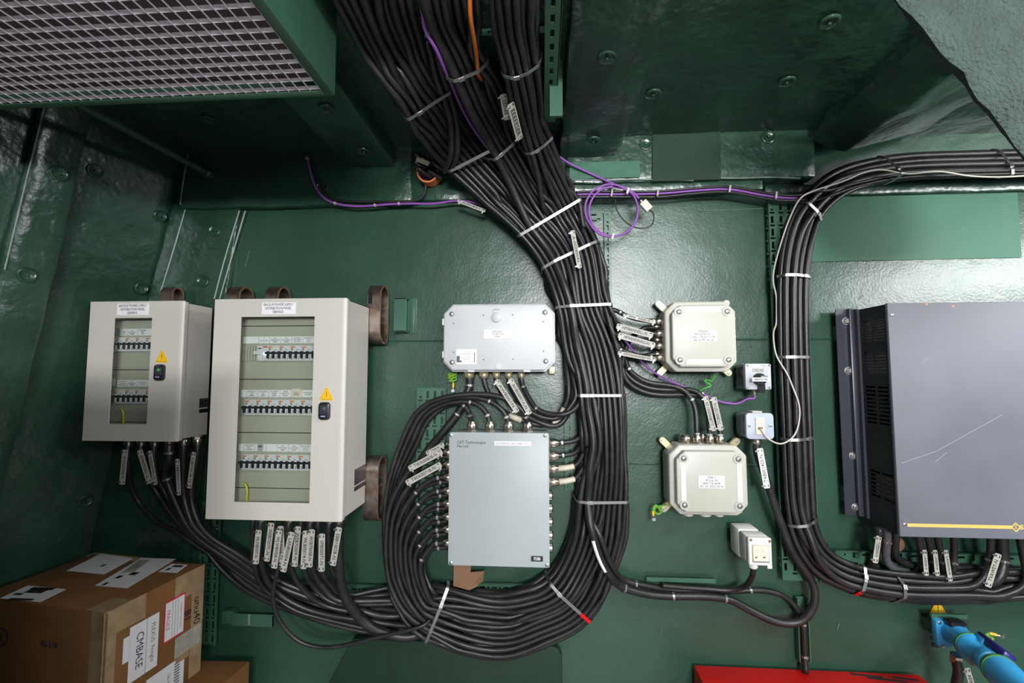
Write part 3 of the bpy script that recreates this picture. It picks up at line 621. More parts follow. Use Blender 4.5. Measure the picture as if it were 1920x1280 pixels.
# ---- grey box
a, b, c, e = RC(841, 811, 1030, 1062, .16)
gb = thing('terminal_box', ((a+b)/2, 0, c), 'tall grey steel terminal box ringed by a loop of black cables', 'electrical box'); GB = (a, b, c, e)
mk('body', box(a+.004, b-.004, -.145, -.04, c+.004, e-.004, .004), 'greybox', gb, smooth=True)
lid = mk('lid', prism(rrect(a, b, c, e, .006, 3), -.16, -.143, .0022, 2), 'greybox', gb, smooth=True)
mk('stand_off', join(box(a+.03, a+.06, -.041, 0, c+.05, e-.05), box(b-.06, b-.03, -.041, 0, c+.05, e-.05)), 'green_metal', gb)
for px, py in ((846, 815.5), (1022.5, 816), (846, 1055), (1026, 1059)): screw(lid, W(px, py, .16), .0058)
text('CET Technologies\nPte Ltd', .0130, 'ink', lid, W(857, 832.5, .16), align='LEFT', fit=.0905, line=.92)
plate(lid, 926.5, 827, 995.5, 835.5, .16, 'paper', 'ALERTS/SENSORS  MAIN CABINET  NO. 1', 5.0, 'ink_grey', fit=.92)
plate(lid, 996, 1042, 1018, 1052, .16, 'ink', 'PDB8', 8.0, 'paper', bold=.012, fit=.55)
GTL = []; GTLB = []
for y in (847, 870, 894, 919, 943, 967.5, 991, 1016):
    p = W(836, y, .125); p.x = a+.004; gland(p, (-1, 0, 0), .0122, parent=gb, L=.9); GTL.append(p)
    p = W(836, y+9, .075); p.x = a+.004; gland(p, (-1, 0, 0), .0122, parent=gb, L=.9); GTLB.append(p)
p = W(836, 833, .1); p.x = a+.004; gland(p, (-1, 0, 0), .0122, parent=gb, L=.9)
GTT = []
for px in (885, 919, 954, 990):
    p = W(px, 806, .105); p.z = e-.004; gland(p, (0, 0, 1), .0138, parent=gb, L=1.2); GTT.append(p)
GTR = []
for y in (830, 854, 878, 903):
    p = W(1030, y, .105); p.x = b-.004; gland(p, (1, 0, 0), .0128, parent=gb, L=1.25); GTR.append(p)
for y in (928, 952, 977, 1002, 1026):
    p = W(1030, y, .105); p.x = b-.004; mk('blanking_plug', lathe(p, (1, 0, 0), [(0, .0155), (.013, .0155), (.016, .011)], 16), 'nickel', gb, smooth=True)
# folded brown sheet hanging under the grey box
A, B, C, D = [W(x, y, .06) for x, y in ((851, 1055), (884, 1055), (879, 1106), (850, 1098))]
t = thing('folded_strip', A, 'folded brown translucent strip hanging under the grey box', 'strip')
mk('front_fold', quadbox(D, C, B, A, .001), 'brown_sheet', t); E1, E2 = W(908, 1070, .03), W(905, 1090, .03)
mk('back_fold', quadbox(C, E2, E1, W(882, 1072, .05), .001), 'brown_sheet', t)
mk('side_fold', quadbox(C, W(896, 1098, .045), W(890, 1080, .04), W(880, 1080, .055), .001), 'brown_sheet', t)
# ================================================================== INVERTER CABINET
d = .19; TL = W(1664.5, 568, d); BL = W(1688.6, 1006, d); x0 = (TL.x+BL.x)/2; z1 = TL.z; z0 = BL.z; x1 = x0+.56; db = .035
inv = thing('inverter_cabinet', ((x0+x1)/2, -db, z0), 'large dark grey inverter cabinet with slotted black flank and orange stripe', 'cabinet'); INV = (x0, x1, z0, z1)
mk('front_cover', box(x0-.001, x1, -d, -d+.012, z0, z1, .0025), 'inverter', inv, smooth=True)
mk('body', join(box(x0+.006, x1, -d+.012, -db, z1-.01, z1-.002), box(x0+.006, x1, -d+.012, -db, z0+.002, z0+.006), box(x0+.006, x1, -db-.004, -db, z0, z1), box(x1-.004, x1, -d+.012, -db, z0, z1)), 'inverter_side', inv)
# slotted flank: plate in the YZ plane with real slots, a pale assembly behind it
slots = []
def zt(y): return HIT(1640, y, Vector((x0, 0, 0)), Vector((1, 0, 0))).z
yA, yB = -d+.016, -db-.034
for (ya_, yb_, n, (g0, g1)) in ((597, 640, 8, (.0, 1)), (658, 700, 7, (.0, 1)), (722, 796, 10, (.0, 1)), (880, 932, 7, (.0, 1))):
    for i in range(n):
        zc = zt(ya_+(yb_-ya_)*(i+.5)/n)
        for q0_, q1_ in ((.04, .47), (.53, .96)): slots.append((yA+(yB-yA)*q0_, yA+(yB-yA)*q1_, zc-.0028, zc+.0028))
v, f = perf(-d+.010, -db, z0+.001, z1-.002, 0, .002, slots); v = [Vector((x0+.004+p.y, p.x, p.z)) for p in v]
mk('slotted_flank', (v, f), 'inverter_side', inv)
mk('inner_chassis', box(x0+.012, x0+.02, -d+.02, -db-.01, zt(702), zt(596)), 'tape_clear', inv); mk('inner_chassis', box(x0+.012, x0+.02, -d+.03, -db-.05, zt(930), zt(890)), 'tape_clear', inv)
mk('fan_hub', lathe((x0+.012, (-d-db)/2, zt(760)), (1, 0, 0), [(0, .03), (.01, .03), (.012, .02)], 20), 'blackplastic', inv)
xr0 = W(1575, 775, db).x; xr1 = W(1612, 775, db).x
rail = mk('mounting_rail', join(box(xr0, x0+.02, -db-.002, -db+.001, z0+.012, z1+.004), box(xr0+.034, xr0+.050, -db-.016, -db-.001, z0+.012, z1+.004, .004), box(x0-.006, x0+.002, -db-.03, -db-.001, z0+.012, z1)), 'inverter_rail', inv, smooth=True)
for px, py in ((1585, 602), (1589.5, 694.5), (1598, 854), (1602.5, 950)):
    p = W(px, py, db); mk('bolt', join(lathe((p.x, -db-.002, p.z), (0, -1, 0), [(0, .0125), (.002, .0125), (.002, .010)], 16), lathe((p.x, -db-.004, p.z), (0, -1, 0), [(0, .010), (.005, .0095), (.007, .007)], 14)), 'steel', rail, smooth=True)
mk('support_foot', join(box(xr0+.01, xr0+.03, -db, 0, z0+.05, z0+.10), box(xr0+.01, xr0+.03, -db, 0, z1-.10, z1-.05), box(x1-.05, x1-.02, -db, 0, z1-.10, z1-.05), box(x1-.05, x1-.02, -db, 0, z0+.05, z0+.10)), 'green_metal', inv)
for px, py in ((1672, 590), (1696, 982.5)): screw(inv, W(px, py, d), .0045)
A, B = W(1701, 982, d), W(1897, 990, d); zz = (A.z+B.z)/2
mk('orange_stripe', box(A.x, B.x, -d-.0006, -d, zz-.0045, zz+.0045), 'gold', inv)
p = W(1904.5, 991, d); r = .0095
lg = mk('diamond_logo', perf(-r, r, -r, r, 0, .0006, [(-r*.68, r*.68, -r*.68, r*.68)]), 'gold', inv)
for vtx in lg.data.vertices:
    q = vtx.co+org(inv); vtx.co = Vector((p.x+(q.x-q.z)*.72, -d-.0002+q.y, zz+(q.x+q.z)*.72))-org(inv)
text('S', .013, 'gold', lg, (p.x, -d, zz), bold=.02); text('SK', .017, 'gold', inv, (p.x+.024, -d, zz), bold=.03, xs=1.5)
for px, py, m_ in ((1737, 570, 'orange'), (1787, 574, 'orange')): q = W(px, py, d); mk('paint_spot', box(q.x-.004, q.x+.004, -d-.0005, -d, q.z-.002, q.z+.003), m_, inv)
for x0_, y0_, x1_, y1_ in ((1690, 868, 1755, 846), (1755, 846, 1880, 777), (1729, 678, 1742, 671), (1753, 866, 1775, 848)):
    mk('scratch', tube([W(x0_, y0_, d+.0002), W(x1_, y1_, d+.0002)], .0005, 4), 'ltgrey', inv)
# ================================================================== SMALL WALL BOXES ON STRUT BRACKETS
def strut(parent, px0, px1, ys, d, h=10):
    for y in ys:
        q = RC(px0, y-h/2, px1, y+h/2, d*.5); mk('bracket_strip', box(q[0], q[1]+.03, -d, -d+.014, q[2], q[3], .001, 1), 'green_metal', parent)
    mk('stand_off', box(q[1]+.012, q[1]+.032, -d+.002, 0, W(px1, ys[-1], d).z, W(px1, ys[0], d).z), 'green_metal', parent)
# rotary switch
a, b, c, e = RC(1398, 681.5, 1446, 730, .105)
sw = thing('rotary_switch', ((a+b)/2, 0, c), 'grey square switch box with a black rotary knob and purple cable', 'switch')
mk('body', box(a+.002, b-.002, -.09, -.03, c+.002, e-.002, .003), 'boxgrey', sw, smooth=True)
mk('side_recess', box(a+.0005, a+.004, -.082, -.04, c+.010, e-.010), 'blackplastic', sw)
lid = mk('cover', prism(rrect(a, b, c, e, .005, 3), -.105, -.088, .002, 2), 'ltgrey', sw, smooth=True)
for px, py in ((1402, 685), (1443, 684.5), (1402, 726.5), (1443, 726.5)): screw(lid, W(px, py, .105), .0035)
plate(lid, 1408, 683, 1437, 688.5, .105, 'paper', 'MAIN', 5, 'ink', fit=.3, tdx=.014); plate(lid, 1411.5, 690.5, 1432.5, 697, .105, 'tag', 'OFF  ON', 5, 'ink_grey', fit=.75)
p = W(1423, 711, .105); kn = mk('knob', lathe(p, (0, -1, 0), [(0, .020), (.010, .0195), (.014, .017)], 20), 'blackplastic', sw, smooth=True)
mk('knob_grip', box(p.x-.003, p.x+.02, -.125, -.118, p.z+.000, p.z+.012, .003), 'boxgrey', kn, smooth=True)
o = mk('dymo_strip', box(p.x-.030, p.x+.024, -.1265, -.1250, p.z-.006, p.z+.006), 'paper', kn); text('EB090100', .0085, 'ink', o, (p.x-.004, -.1265, p.z), bold=.02, fit=.040)
mk('padlock_hasp', prism(rrect(p.x-.006, p.x+.016, p.z-.042, p.z-.012, .006), -.112, -.106, .001, 1), 'blackplastic', sw, smooth=True)
p = W(1414, 731, .07); p.z = c; gland(p, (0, 0, -1), .009, parent=sw, L=.7); GSW = p
strut(sw, 1379, 1400, (688, 698, 717, 727), .03, 7)
# telephone outlet
a, b, c, e = RC(1399, 774, 1451.5, 823.5, .11)
ph = thing('telephone_outlet', ((a+b)/2, 0, c), 'blue-grey outlet box with a cream telephone socket', 'outlet')
mk('body', prism(rrect(a+.002, b-.002, c+.002, e-.002, .012, 4), -.095, -.03, .002, 2), 'boxgrey', ph, smooth=True)
lid = mk('cover', prism(rrect(a, b, c, e, .012, 4), -.11, -.094, .003, 2), 'bluegrey', ph, smooth=True)
for px, py in ((1404.5, 797.5), (1444.5, 797.5)): screw(lid, W(px, py, .11), .0045)
q = RC(1416.5, 783, 1433, 814, .11); so = mk('socket_insert', box(q[0], q[1], -.1135, -.109, q[2], q[3], .001, 1), 'cream', lid)
q = RC(1421, 800.5, 1430, 805, .1135); mk('jack_hole', box(q[0], q[1], -.1140, -.1130, q[2], q[3]), 'rust', so)
mk('shutter_lines', join(*[box(q[0]-.002, q[1]+.004, -.1138, -.1134, q[3]+.012+i*.008, q[3]+.013+i*.008) for i in range(2)]), 'orange', so)
q = RC(1407, 770, 1425, 774, .07); mk('top_plug', box(q[0], q[1], -.085, -.05, q[2]-.002, q[3], .001, 1), 'cream', ph)
p = W(1419, 824, .075); p.z = c; gland(p, (0, 0, -1), .0125, parent=ph, L=.85); GPH = p
strut(ph, 1383, 1402, (776, 786, 804, 814), .03, 7)
# white socket
a, b, c, e = RC(1404, 1008.5, 1448, 1061, .165)
sk = thing('power_socket', ((a+b)/2, 0, c), 'white weatherproof power socket with a cream hinged face', 'socket')
mk('body', join(box(a-.001, b-.004, -.095, -.03, c-.004, e+.002, .006), box(a+.001, b-.001, -.150, -.098, c+.001, e, .005)), 'whiteplastic', sk, smooth=True)
lid = mk('cover', box(a, b, -.165, -.148, c, e, .005, 3), 'whiteplastic', sk, smooth=True)
for px, py in ((1408, 1012), (1443, 1014.5)): mk('screw_hole', lathe(W(px, py, .165), (0, -1, 0), [(-.001, .0042), (.0006, .0042)], 10), 'rust', lid)
q = RC(1410.5, 1021.5, 1442.5, 1054.5, .165); mk('recess', box(q[0], q[1], -.1655, -.16, q[2], q[3]), 'boxgrey', lid)
q = RC(1411, 1022, 1441.5, 1052, .165); fc = mk('socket_face', box(q[0], q[1], -.1685, -.164, q[2], q[3], .0015, 1), 'cream', lid, smooth=True)
for px in (1418.3, 1433.3): q = W(px, 1045, .1685); mk('socket_slot', join(box(q.x-.0035, q.x+.0035, -.169, -.168, q.z-.0008, q.z+.0025), box(q.x-.0035, q.x-.001, -.169, -.168, q.z-.0025, q.z)), 'rust', fc)
q = W(1426, 1031, .1685); mk('embossed_logo', lathe((q.x-.006, -.1685, q.z), (0, -1, 0), [(0, .006), (.001, .005)], 12), 'cream', fc); mk('embossed_logo', lathe((q.x+.010, -.1685, q.z), (0, -1, 0), [(0, .006), (.001, .005)], 12), 'cream', fc)
p = W(1412, 1062, .15); p.z = c+.006; mk('cable_boss', lathe(p, (0, 0, -1), [(0, .013), (.014, .013), (.018, .010)], 16), 'whiteplastic', sk, smooth=True); GSK = Vector((p.x, p.y, p.z-.014))
q = RC(1438, 1058, 1447, 1064, .16); mk('hinge_tab', box(q[0], q[1], -.164, -.15, q[2]-.002, q[3], .001, 1), 'whiteplastic', sk)
strut(sk, 1376, 1402, (998, 1009, 1027, 1038), .03, 8)
# ================================================================== BLUE PLUG ON THE WALL
t = thing('plug_connector', W(1785, 1230, .0), 'bright blue heavy-duty plug and inlet with a dark blue latch lever', 'plug')
q = RC(1757, 1164, 1813, 1214, .075)
mk('base_plate', prism(rrect(q[0], q[1], q[2], q[3], .008, 3), -.075, -.055, .003, 2), 'blue', t, smooth=True)
for px, py in ((1761, 1166.5), (1808, 1168), (1767, 1211)): screw(t, W(px, py, .075), .0055, 'bolt')
for px0, py0, px1, py1, dd in ((1747, 1152, 1815, 1160, .06), (1748, 1165, 1760, 1172, .05), (1749, 1195, 1762, 1202, .05), (1750, 1207, 1762, 1214, .05)):
    r_ = RC(px0, py0, px1, py1, dd); mk('bracket_strip', box(r_[0], r_[1], -dd, -dd+.010, r_[2], r_[3], .001, 1), 'green_metal', t)
c0, c1 = W(1786, 1183, .07), W(1898, 1276, .33); ax = (c1-c0).normalized(); L = (c1-c0).length; r0 = .030
mk('inlet_housing', lathe(c0, ax, [(-.01, .034), (.01, .036), (.03, .031), (L*.32, .030), (L*.34, .036), (L*.37, .037)], 24), 'blue', t, smooth=True)
mk('gasket', lathe(c0+ax*L*.37, ax, [(0, .040), (.005, .040)], 24), 'gasket', t, smooth=True)
mk('plug_body', lathe(c0+ax*(L*.37+.005), ax, [(0, .038), (.012, .037), (.022, .031), (L*.22, .030), (L*.22+.004, .033), (L*.34, .033), (L*.34+.002, .029), (L*.42, .029)], 24), 'blue', t, smooth=True)
mk('seal_ring', lathe(c0+ax*(L*.80), ax, [(-.002, .037), (.006, .040), (.012, .040)], 24), 'gasket', t, smooth=True)
mk('handle', lathe(c0+ax*(L*.80+.012), ax, [(0, .037), (.015, .038), (.06, .033), (.14, .028), (.24, .022)], 24), 'blue', t, smooth=True)
up = (Vector((.55, -.25, .9))-ax*Vector((.55, -.25, .9)).dot(ax)).normalized(); sd = ax.cross(up)
def obox(c, u, v, w_, hu, hv, hw, bev=.002):
    c = Vector(c); return bevel(hexa([c-u*hu-v*hv-w_*hw, c+u*hu-v*hv-w_*hw, c+u*hu+v*hv-w_*hw, c-u*hu+v*hv-w_*hw, c-u*hu-v*hv+w_*hw, c+u*hu-v*hv+w_*hw, c+u*hu+v*hv+w_*hw, c-u*hu+v*hv+w_*hw]), bev, 2)
mk('latch_lever', obox(c0+ax*L*.60+up*.042, ax, sd, up, L*.22, .0145, .009, .005), 'navy', t, smooth=True)
mk('latch_seat', obox(c0+ax*L*.45+up*.030, ax, sd, up, L*.08, .016, .012, .003), 'blue', t, smooth=True)
for k_, s_ in ((.40, -.8), (.40, .9), (.78, -1)): mk('bolt', lathe(c0+ax*(L*k_)+up*(.022*-s_)+sd*(.030*(1 if s_ > 0 else -1)), -fwd, [(0, .005), (.004, .004)], 8), 'steel', t)
mk('rating_plate', obox(c0+ax*L*.50-sd*.0-up*.020+Vector((-.018, -.012, 0)), ax, up, sd, .016, .010, .003, .001), 'tag', t)
mk('top_cap', obox(W(1790, 1166, .09), Vector((1, 0, 0)), Vector((0, 1, 0)), Vector((0, 0, 1)), .022, .016, .006), 'blackplastic', t, smooth=True)
p = W(1793, 1228, .12); gland(p, (.05, .2, -1), .0125, parent=t, L=1.1); GPL = p+Vector((0, 0, -.02))
mk('stand_off', box(q[0]+.012, q[1]-.012, -.056, 0, q[2]+.02, q[3]-.02), 'green_metal', t)
# warning triangle on the wall
o = warning(None, 1758, 1137, 30, .003); tagp(o, 'yellow electrical warning triangle stuck on the green wall above the blue plug', 'warning sign')
# ================================================================== RED BOX
A = W(1300, 1239, .02); B = W(1722, 1263, .02); zr = (A.z+B.z)/2-.006
o = thing('red_box', ((A.x+B.x)/2, -.15, 0), 'red steel box against the wall below the sockets', 'box')
mk('shell', box(A.x, B.x, -.30, -.02, 0, zr, .004), 'red', o, smooth=True)
vs = []; pts = [(-.6, .2), (-.3, -.3), (.0, .3), (.25, -.35), (.5, .25), (.62, -.1)]
c_ = WZ(1665, 1270, zr)
for (dx, dy, wd) in ((-.06, .012, .09), (-.01, -.004, .11), (.05, .004, .07)):
    mk('black_marking', hexa([Vector((c_.x+dx-wd/2, c_.y+dy-.006, zr)), Vector((c_.x+dx+wd/2, c_.y+dy-.016, zr)), Vector((c_.x+dx+wd/2, c_.y+dy-.008, zr)), Vector((c_.x+dx-wd/2, c_.y+dy+.004, zr)), Vector((c_.x+dx-wd/2, c_.y+dy-.006, zr+.0005)), Vector((c_.x+dx+wd/2, c_.y+dy-.016, zr+.0005)), Vector((c_.x+dx+wd/2, c_.y+dy-.008, zr+.0005)), Vector((c_.x+dx-wd/2, c_.y+dy+.004, zr+.0005))]), 'ink', o)
# ================================================================== CARDBOARD BOXES
zt_ = CH-.63
FR, BR_, BLc = WZ(198, 1149, zt_), WZ(383, 1057, zt_), WZ(178, 1036, zt_); FLd = WZ(0, 1128, zt_); u = (FLd-FR).normalized(); FLc = FR+u*.46
FLc = FR+(BLc-BR_)*1.0
BH = .335
tops = [FLc, FR, BR_, BLc]; dn = Vector((0, 0, -BH))
cb = thing('cardboard_box', (FLc+FR+BR_+BLc)/4+dn, 'brown taped cardboard carton covered in shipping labels, on top of another carton', 'box')
vf = hexa([p+dn for p in tops]+tops)
mk('carton', bevel(vf, .004, 2), 'card', cb, smooth=True)
def onface(o, ux, uy): return lambda s, t_: o+ux*s+uy*t_
right = onface(FR+dn, BR_-FR, Vector((0, 0, BH))); front = onface(FLc+dn, FR-FLc, Vector((0, 0, BH))); top = onface(FLc, FR-FLc, BLc-FLc)
nR = (BR_-FR).cross(Vector((0, 0, 1))).normalized()
def patch(face, s0, t0, s1, t1, m, name, skew=0, lift=.0006, parent=cb, th=.0006): return mk(name, quadbox(face(s0, t0), face(s1, t0+skew), face(s1, t1+skew), face(s0, t1), th, lift), m, parent)
patch(right, -.012, -.0, .10, 1.0, 'tape', 'packing_tape', lift=.0002); patch(front, .90, .0, 1.02, 1.0, 'tape', 'packing_tape', lift=.0002)
patch(right, .0, .80, .36, 1.0, 'tape', 'packing_tape', lift=.0004); patch(top, .86, .0, 1.0, .22, 'tape', 'packing_tape', lift=.0004)
patch(right, .66, .78, 1.0, 1.0, 'tape', 'packing_tape', lift=.0004); patch(right, .86, .0, 1.005, 1.0, 'tape', 'packing_tape', lift=.0002)
patch(right, .0, .05, .30, .26, 'tape', 'packing_tape', lift=.0004); patch(front, .0, -.0, 1.0, .10, 'tape', 'packing_tape', lift=.0003); patch(top, .0, .9, .5, 1.0, 'tape', 'packing_tape', lift=.0004)
ur = (BR_-FR).normalized(); LR = (BR_-FR).length
l1 = patch(right, .22, .33, .50, .78, 'paper', 'shipping_label'); patch(right, .165, .52, .23, .72, 'paper', 'shipping_label')
text('CMBASE', .030, 'ink_blue', l1, right(.315, .555), right=-Vector((0, 0, 1)), up=ur, xs=.9, lift=.0014)
text('PLEXUS  Freight', .017, 'ink_grey', l1, right(.445, .555), right=-Vector((0, 0, 1)), up=ur, lift=.0014, xs=.95)
mk('label_rule', quadbox(right(.38, .33), right(.383, .33), right(.383, .78), right(.38, .78), .0002, .0013), 'ink_grey', l1)
l2 = patch(right, .555, .47, .78, .83, 'red_print', 'shipping_label'); mk('label_form', quadbox(right(.565, .485), right(.77, .485), right(.77, .815), right(.565, .815), .0003, .0013), 'paper', l2)
text('FRAGILE', .016, 'red_print', l2, right(.595, .66), right=-Vector((0, 0, 1)), up=ur, lift=.0018); text('PLEASE FORWARD', .009, 'red_print', l2, right(.735, .64), right=-Vector((0, 0, 1)), up=ur, lift=.0018)
for q in (.64, .67, .70): mk('label_rule', quadbox(right(q, .49), right(q+.003, .49), right(q+.003, .81), right(q, .81), .0002, .0017), 'ink_grey', l2)
text('B1', .032, 'ink', cb, right(.815, .60), right=-Vector((0, 0, 1)), up=ur, lift=.002); text('unu40', .034, 'ink', cb, right(.925, .60), right=Vector((0, 0, -1)), up=ur, lift=.0022)
patch(right, .68, .28, .98, .46, 'tape_clear', 'loose_tape', lift=.002); patch(right, .70, .22, .85, .30, 'tape', 'loose_tape', lift=.0012)
l3 = patch(right, .40, -.0, .80, .26, 'paper', 'shipping_label')
for i in range(9): mk('bar_code', quadbox(right(.69, .03+i*.024), right(.75, .03+i*.024), right(.75, .042+i*.024), right(.69, .042+i*.024), .0002, .0013), 'ink_grey', l3)
text('186-4478', .012, 'ink_grey', l3, right(.63, .12), right=-Vector((0, 0, 1)), up=ur, lift=.0014)
text('42-318', .021, 'ink_blue', cb, front(.60, .70), right=(FR-FLc), up=(0, 0, 1), lift=.001, bold=.02)
cc = front(.22, .70); uf = (FR-FLc).normalized(); nf = uf.cross(Vector((0, 0, 1)))
mk('round_stamp', ([cc+(uf*math.cos(R_(15*i))+Vector((0, 0, 1))*math.sin(R_(15*i)))*r_+nf*.0012 for r_ in (.026, .021) for i in range(24)], [(i, (i+1) % 24, (i+1) % 24+24, i+24) for i in range(24)]), 'ink_blue', cb)
text('B', .026, 'ink_blue', cb, cc, right=uf, up=(0, 0, 1), lift=.001)
def toplabel(px4, m, nm='shipping_label'):
    P = [WZ(x, y, zt_) for x, y in px4]; return mk(nm, quadbox(P[0], P[1], P[2], P[3], .0006, .0006), m, cb)
for pts4, blocks in ((((125, 1070), (195, 1077), (250, 1047), (190, 1038)), ((168, 1042, 180, 1040), (188, 1061, 200, 1058))),
                     (((178, 1098), (238, 1103), (330, 1048), (265, 1046)), ((190, 1096, 205, 1092), (215, 1083, 232, 1079), (240, 1077, 262, 1073), (250, 1064, 268, 1060))),
                     (((297, 1072), (332, 1074), (352, 1059), (322, 1057)), ((310, 1068, 322, 1065), (322, 1062, 345, 1060))),
                     (((0, 1122), (75, 1129), (124, 1105), (52, 1098)), ((20, 1121, 60, 1125), (24, 1114, 45, 1112), (45, 1110, 92, 1105), (55, 1104, 105, 1102)))):
    o = toplabel(pts4, 'paper')
    for x0_, y0_, x1_, y1_ in blocks:
        p, q = WZ(x0_, y0_, zt_+.0014), WZ(x1_, y1_, zt_+.0014); mk('print_block', box(min(p.x, q.x), max(p.x, q.x), min(p.y, q.y)-.002, max(p.y, q.y)+.001, zt_+.0012, zt_+.0016), 'ink', o)
P = [WZ(x, y, zt_+.003) for x, y in ((228, 1075), (252, 1072), (282, 1050), (262, 1050))]
mk('loose_tape', quadbox(*P, .0008, .001), 'tape_clear', cb)
# carton below
zt2 = zt_-BH; f2 = [p+dn+Vector((.0, 0, -.001)) for p in tops]
f2 = [f2[0]+Vector((-.05, -.05, 0)), f2[1]+Vector((.13, -.04, 0)), f2[2]+Vector((.13, .06, 0)), f2[3]+Vector((-.02, -.03, 0))]
dz = Vector((0, 0, -zt2+.001))
cb2 = thing('cardboard_box', sum(f2, Vector())/4+dz, 'plain brown carton underneath the labelled carton', 'box')
mk('carton', bevel(hexa([p+dz for p in f2]+f2), .004, 2), 'card', cb2, smooth=True)
# ================================================================== PERFORATED CABLE TRAYS
def tray(label, px0, py0, px1, py1, d, pattern, flange=(0, 0, 0, 0), m='green_metal', name='cable_tray', group=None, bolts=()):
    a, b, c, e = RC(px0, py0, px1, py1, d); holes = []
    if pattern == 'v':       # upright tray: rows of upright slots with cross slots between
        z = e-.012
        while z-.024 > c:
            n = max(1, int((b-a-.008)/.022)); p = (b-a)/n
            for i in range(n): x = a+p*(i+.5); holes.append((x-.0042, x+.0042, z-.024, z))
            zc = z-.032
            if zc-.004 > c:
                for i in range(n): x = a+p*(i+.5); holes.append((x-.008, x+.008, zc-.003, zc+.003)) if (i+int(z*100)) % 1 == 0 else None
            z -= .044
    elif pattern == 'h':
        x = a+.012; k = 0
        while x+.02 < b:
            n = max(1, int((e-c-.008)/.022)); p = (e-c)/n
            for i in range(n):
                z = c+p*(i+.5); hh = (x, x+.022, z-.003, z+.003) if (i+k) % 2 == 0 else (x+.008, x+.014, z-.009, z+.009); holes.append(hh)
            x += .036; k += 1
    elif pattern == 's':     # narrow slotted strip: slot, round, slot
        z = e-.008; k = 0; x = (a+b)/2
        while z-.02 > c:
            if k % 2 == 0: holes.append((x-.0032, x+.0032, z-.018, z)); z -= .026
            else: holes.append((x-.003, x+.003, z-.006, z)); z -= .014
            k += 1
    elif pattern == 'sh':
        x = a+.008; k = 0; z = (c+e)/2
        while x+.02 < b:
            if k % 2 == 0: holes.append((x, x+.018, z-.0032, z+.0032)); x += .026
            else: holes.append((x, x+.006, z-.003, z+.003)); x += .014
            k += 1
    t = thing(name, ((a+b)/2, 0, c), label, 'cable tray', group)
    mk('slotted_plate', perf(a, b, c, e, -d+.002, .002, holes), m, t)
    fl = []
    if flange[0]: fl.append(box(a, a+.002, -d-flange[0], -d, c, e))
    if flange[1]: fl.append(box(b-.002, b, -d-flange[1], -d, c, e))
    if flange[2]: fl.append(box(a, b, -d-flange[2], -d, e-.002, e))
    if flange[3]: fl.append(box(a, b, -d-flange[3], -d, c, c+.002))
    if fl: mk('side_flange', join(*fl), m, t)
    mk('spacer', join(box(a+.004, min(b-.004, a+.03), -d+.002, 0, e-.03, e-.01), box(a+.004, min(b-.004, a+.03), -d+.002, 0, c+.01, c+.03)), m, t)
    for px, py in bolts:
        p = W(px, py, d); mk('bolt', lathe(p, (0, -1, 0), [(0, .0065), (.002, .0065), (.004, .004)], 10), 'green_metal', t, smooth=True)
    return t
tray('upright green perforated tray carrying the cables beside the inverter', 1452, 374, 1519, 1088, .030, 'v', (.007, .012, 0, 0), bolts=((1461, 418),))
tray('level green perforated tray under the inverter cabinet', 1566, 1036, 2010, 1086, .030, 'h', (0, 0, .010, 0), bolts=((1607, 1043), (1885, 1058)))
tray('upright green perforated tray below the larger beige panel', 372, 940, 410, 1208, .030, 'v', (0, .010, 0, 0), bolts=((384, 990), (406, 992), (380, 1158)))
tray('level green slotted strip behind the cables left of the loop', 528, 1094, 772, 1114, .022, 'sh', (0, 0, .012, 0), bolts=((696, 1108),))
tray('level green slotted strip under the grey box behind the loop', 895, 1094, 1062, 1112, .020, 'sh', (0, 0, .010, 0))
tray('upright green perforated tray left of the grey box', 780, 727, 835, 1020, .030, 'v', (0, .008, 0, 0), bolts=((788, 758), (822, 758)))
tray('narrow slotted strip between the white box and the thick bundle', 1058, 640, 1076, 918, .012, 's', (0, 0, 0, 0), bolts=((1066.5, 912),))
tray('narrow slotted angle under the purple cable coil', 1134, 397, 1147, 640, .012, 's', (0, 0, 0, 0))
tray('short level slotted strip at the top of the slotted angle', 1104, 396, 1127, 409, .013, 'sh')
a, b, c, e = RC(1212, 1083, 1342, 1091, .02); t = thing('steel_angle', ((a+b)/2, 0, c), 'thin green steel angle above the cable run by the socket', 'angle bar')
mk('angle', join(box(a, b, -.02, 0, c, c+.003), box(a, b, -.022, -.019, c, e)), 'green_metal', t)
a, b, c, e = RC(1492, 1118, 1513, 1236, .012); t = thing('steel_channel', ((a+b)/2, 0, c), 'short upright green channel behind the cable entering the red box', 'channel')
mk('channel', join(box(a, b, -.012, -.009, c, e), box(a, a+.003, -.028, 0, c, e), box(b-.003, b, -.028, 0, c, e)), 'green_metal', t)
a, b, c, e = RC(430, 1150, 515, 1173, .03); t = thing('wall_bracket', ((a+b)/2, 0, c), 'flat green wall bracket with chipped paint under the smaller cables', 'bracket')
mk('bar', join(box(a+.01, b, -.034, -.030, c, e, .001), box(b-.006, b, -.034, 0, c, e)), 'green_metal', t); mk('foot', box(a-.03, a+.012, -.030, 0, c+.002, e+.004, .003), 'green_metal', t, smooth=True)
mk('paint_chip', box(a+.07, a+.078, -.0346, -.034, c+.004, e), 'seam_tape', t)
a, b, c, e = RC(1059, 670, 1073, 722, .016); o = mk('wooden_tag', prism([(a, c), (b, c), (b-.004, e-.001), (a, e)], -.0185, -.0125, .0008, 1), 'cream'); tagp(o, 'blank cream plate on the slotted strip right of the white box', 'plate')
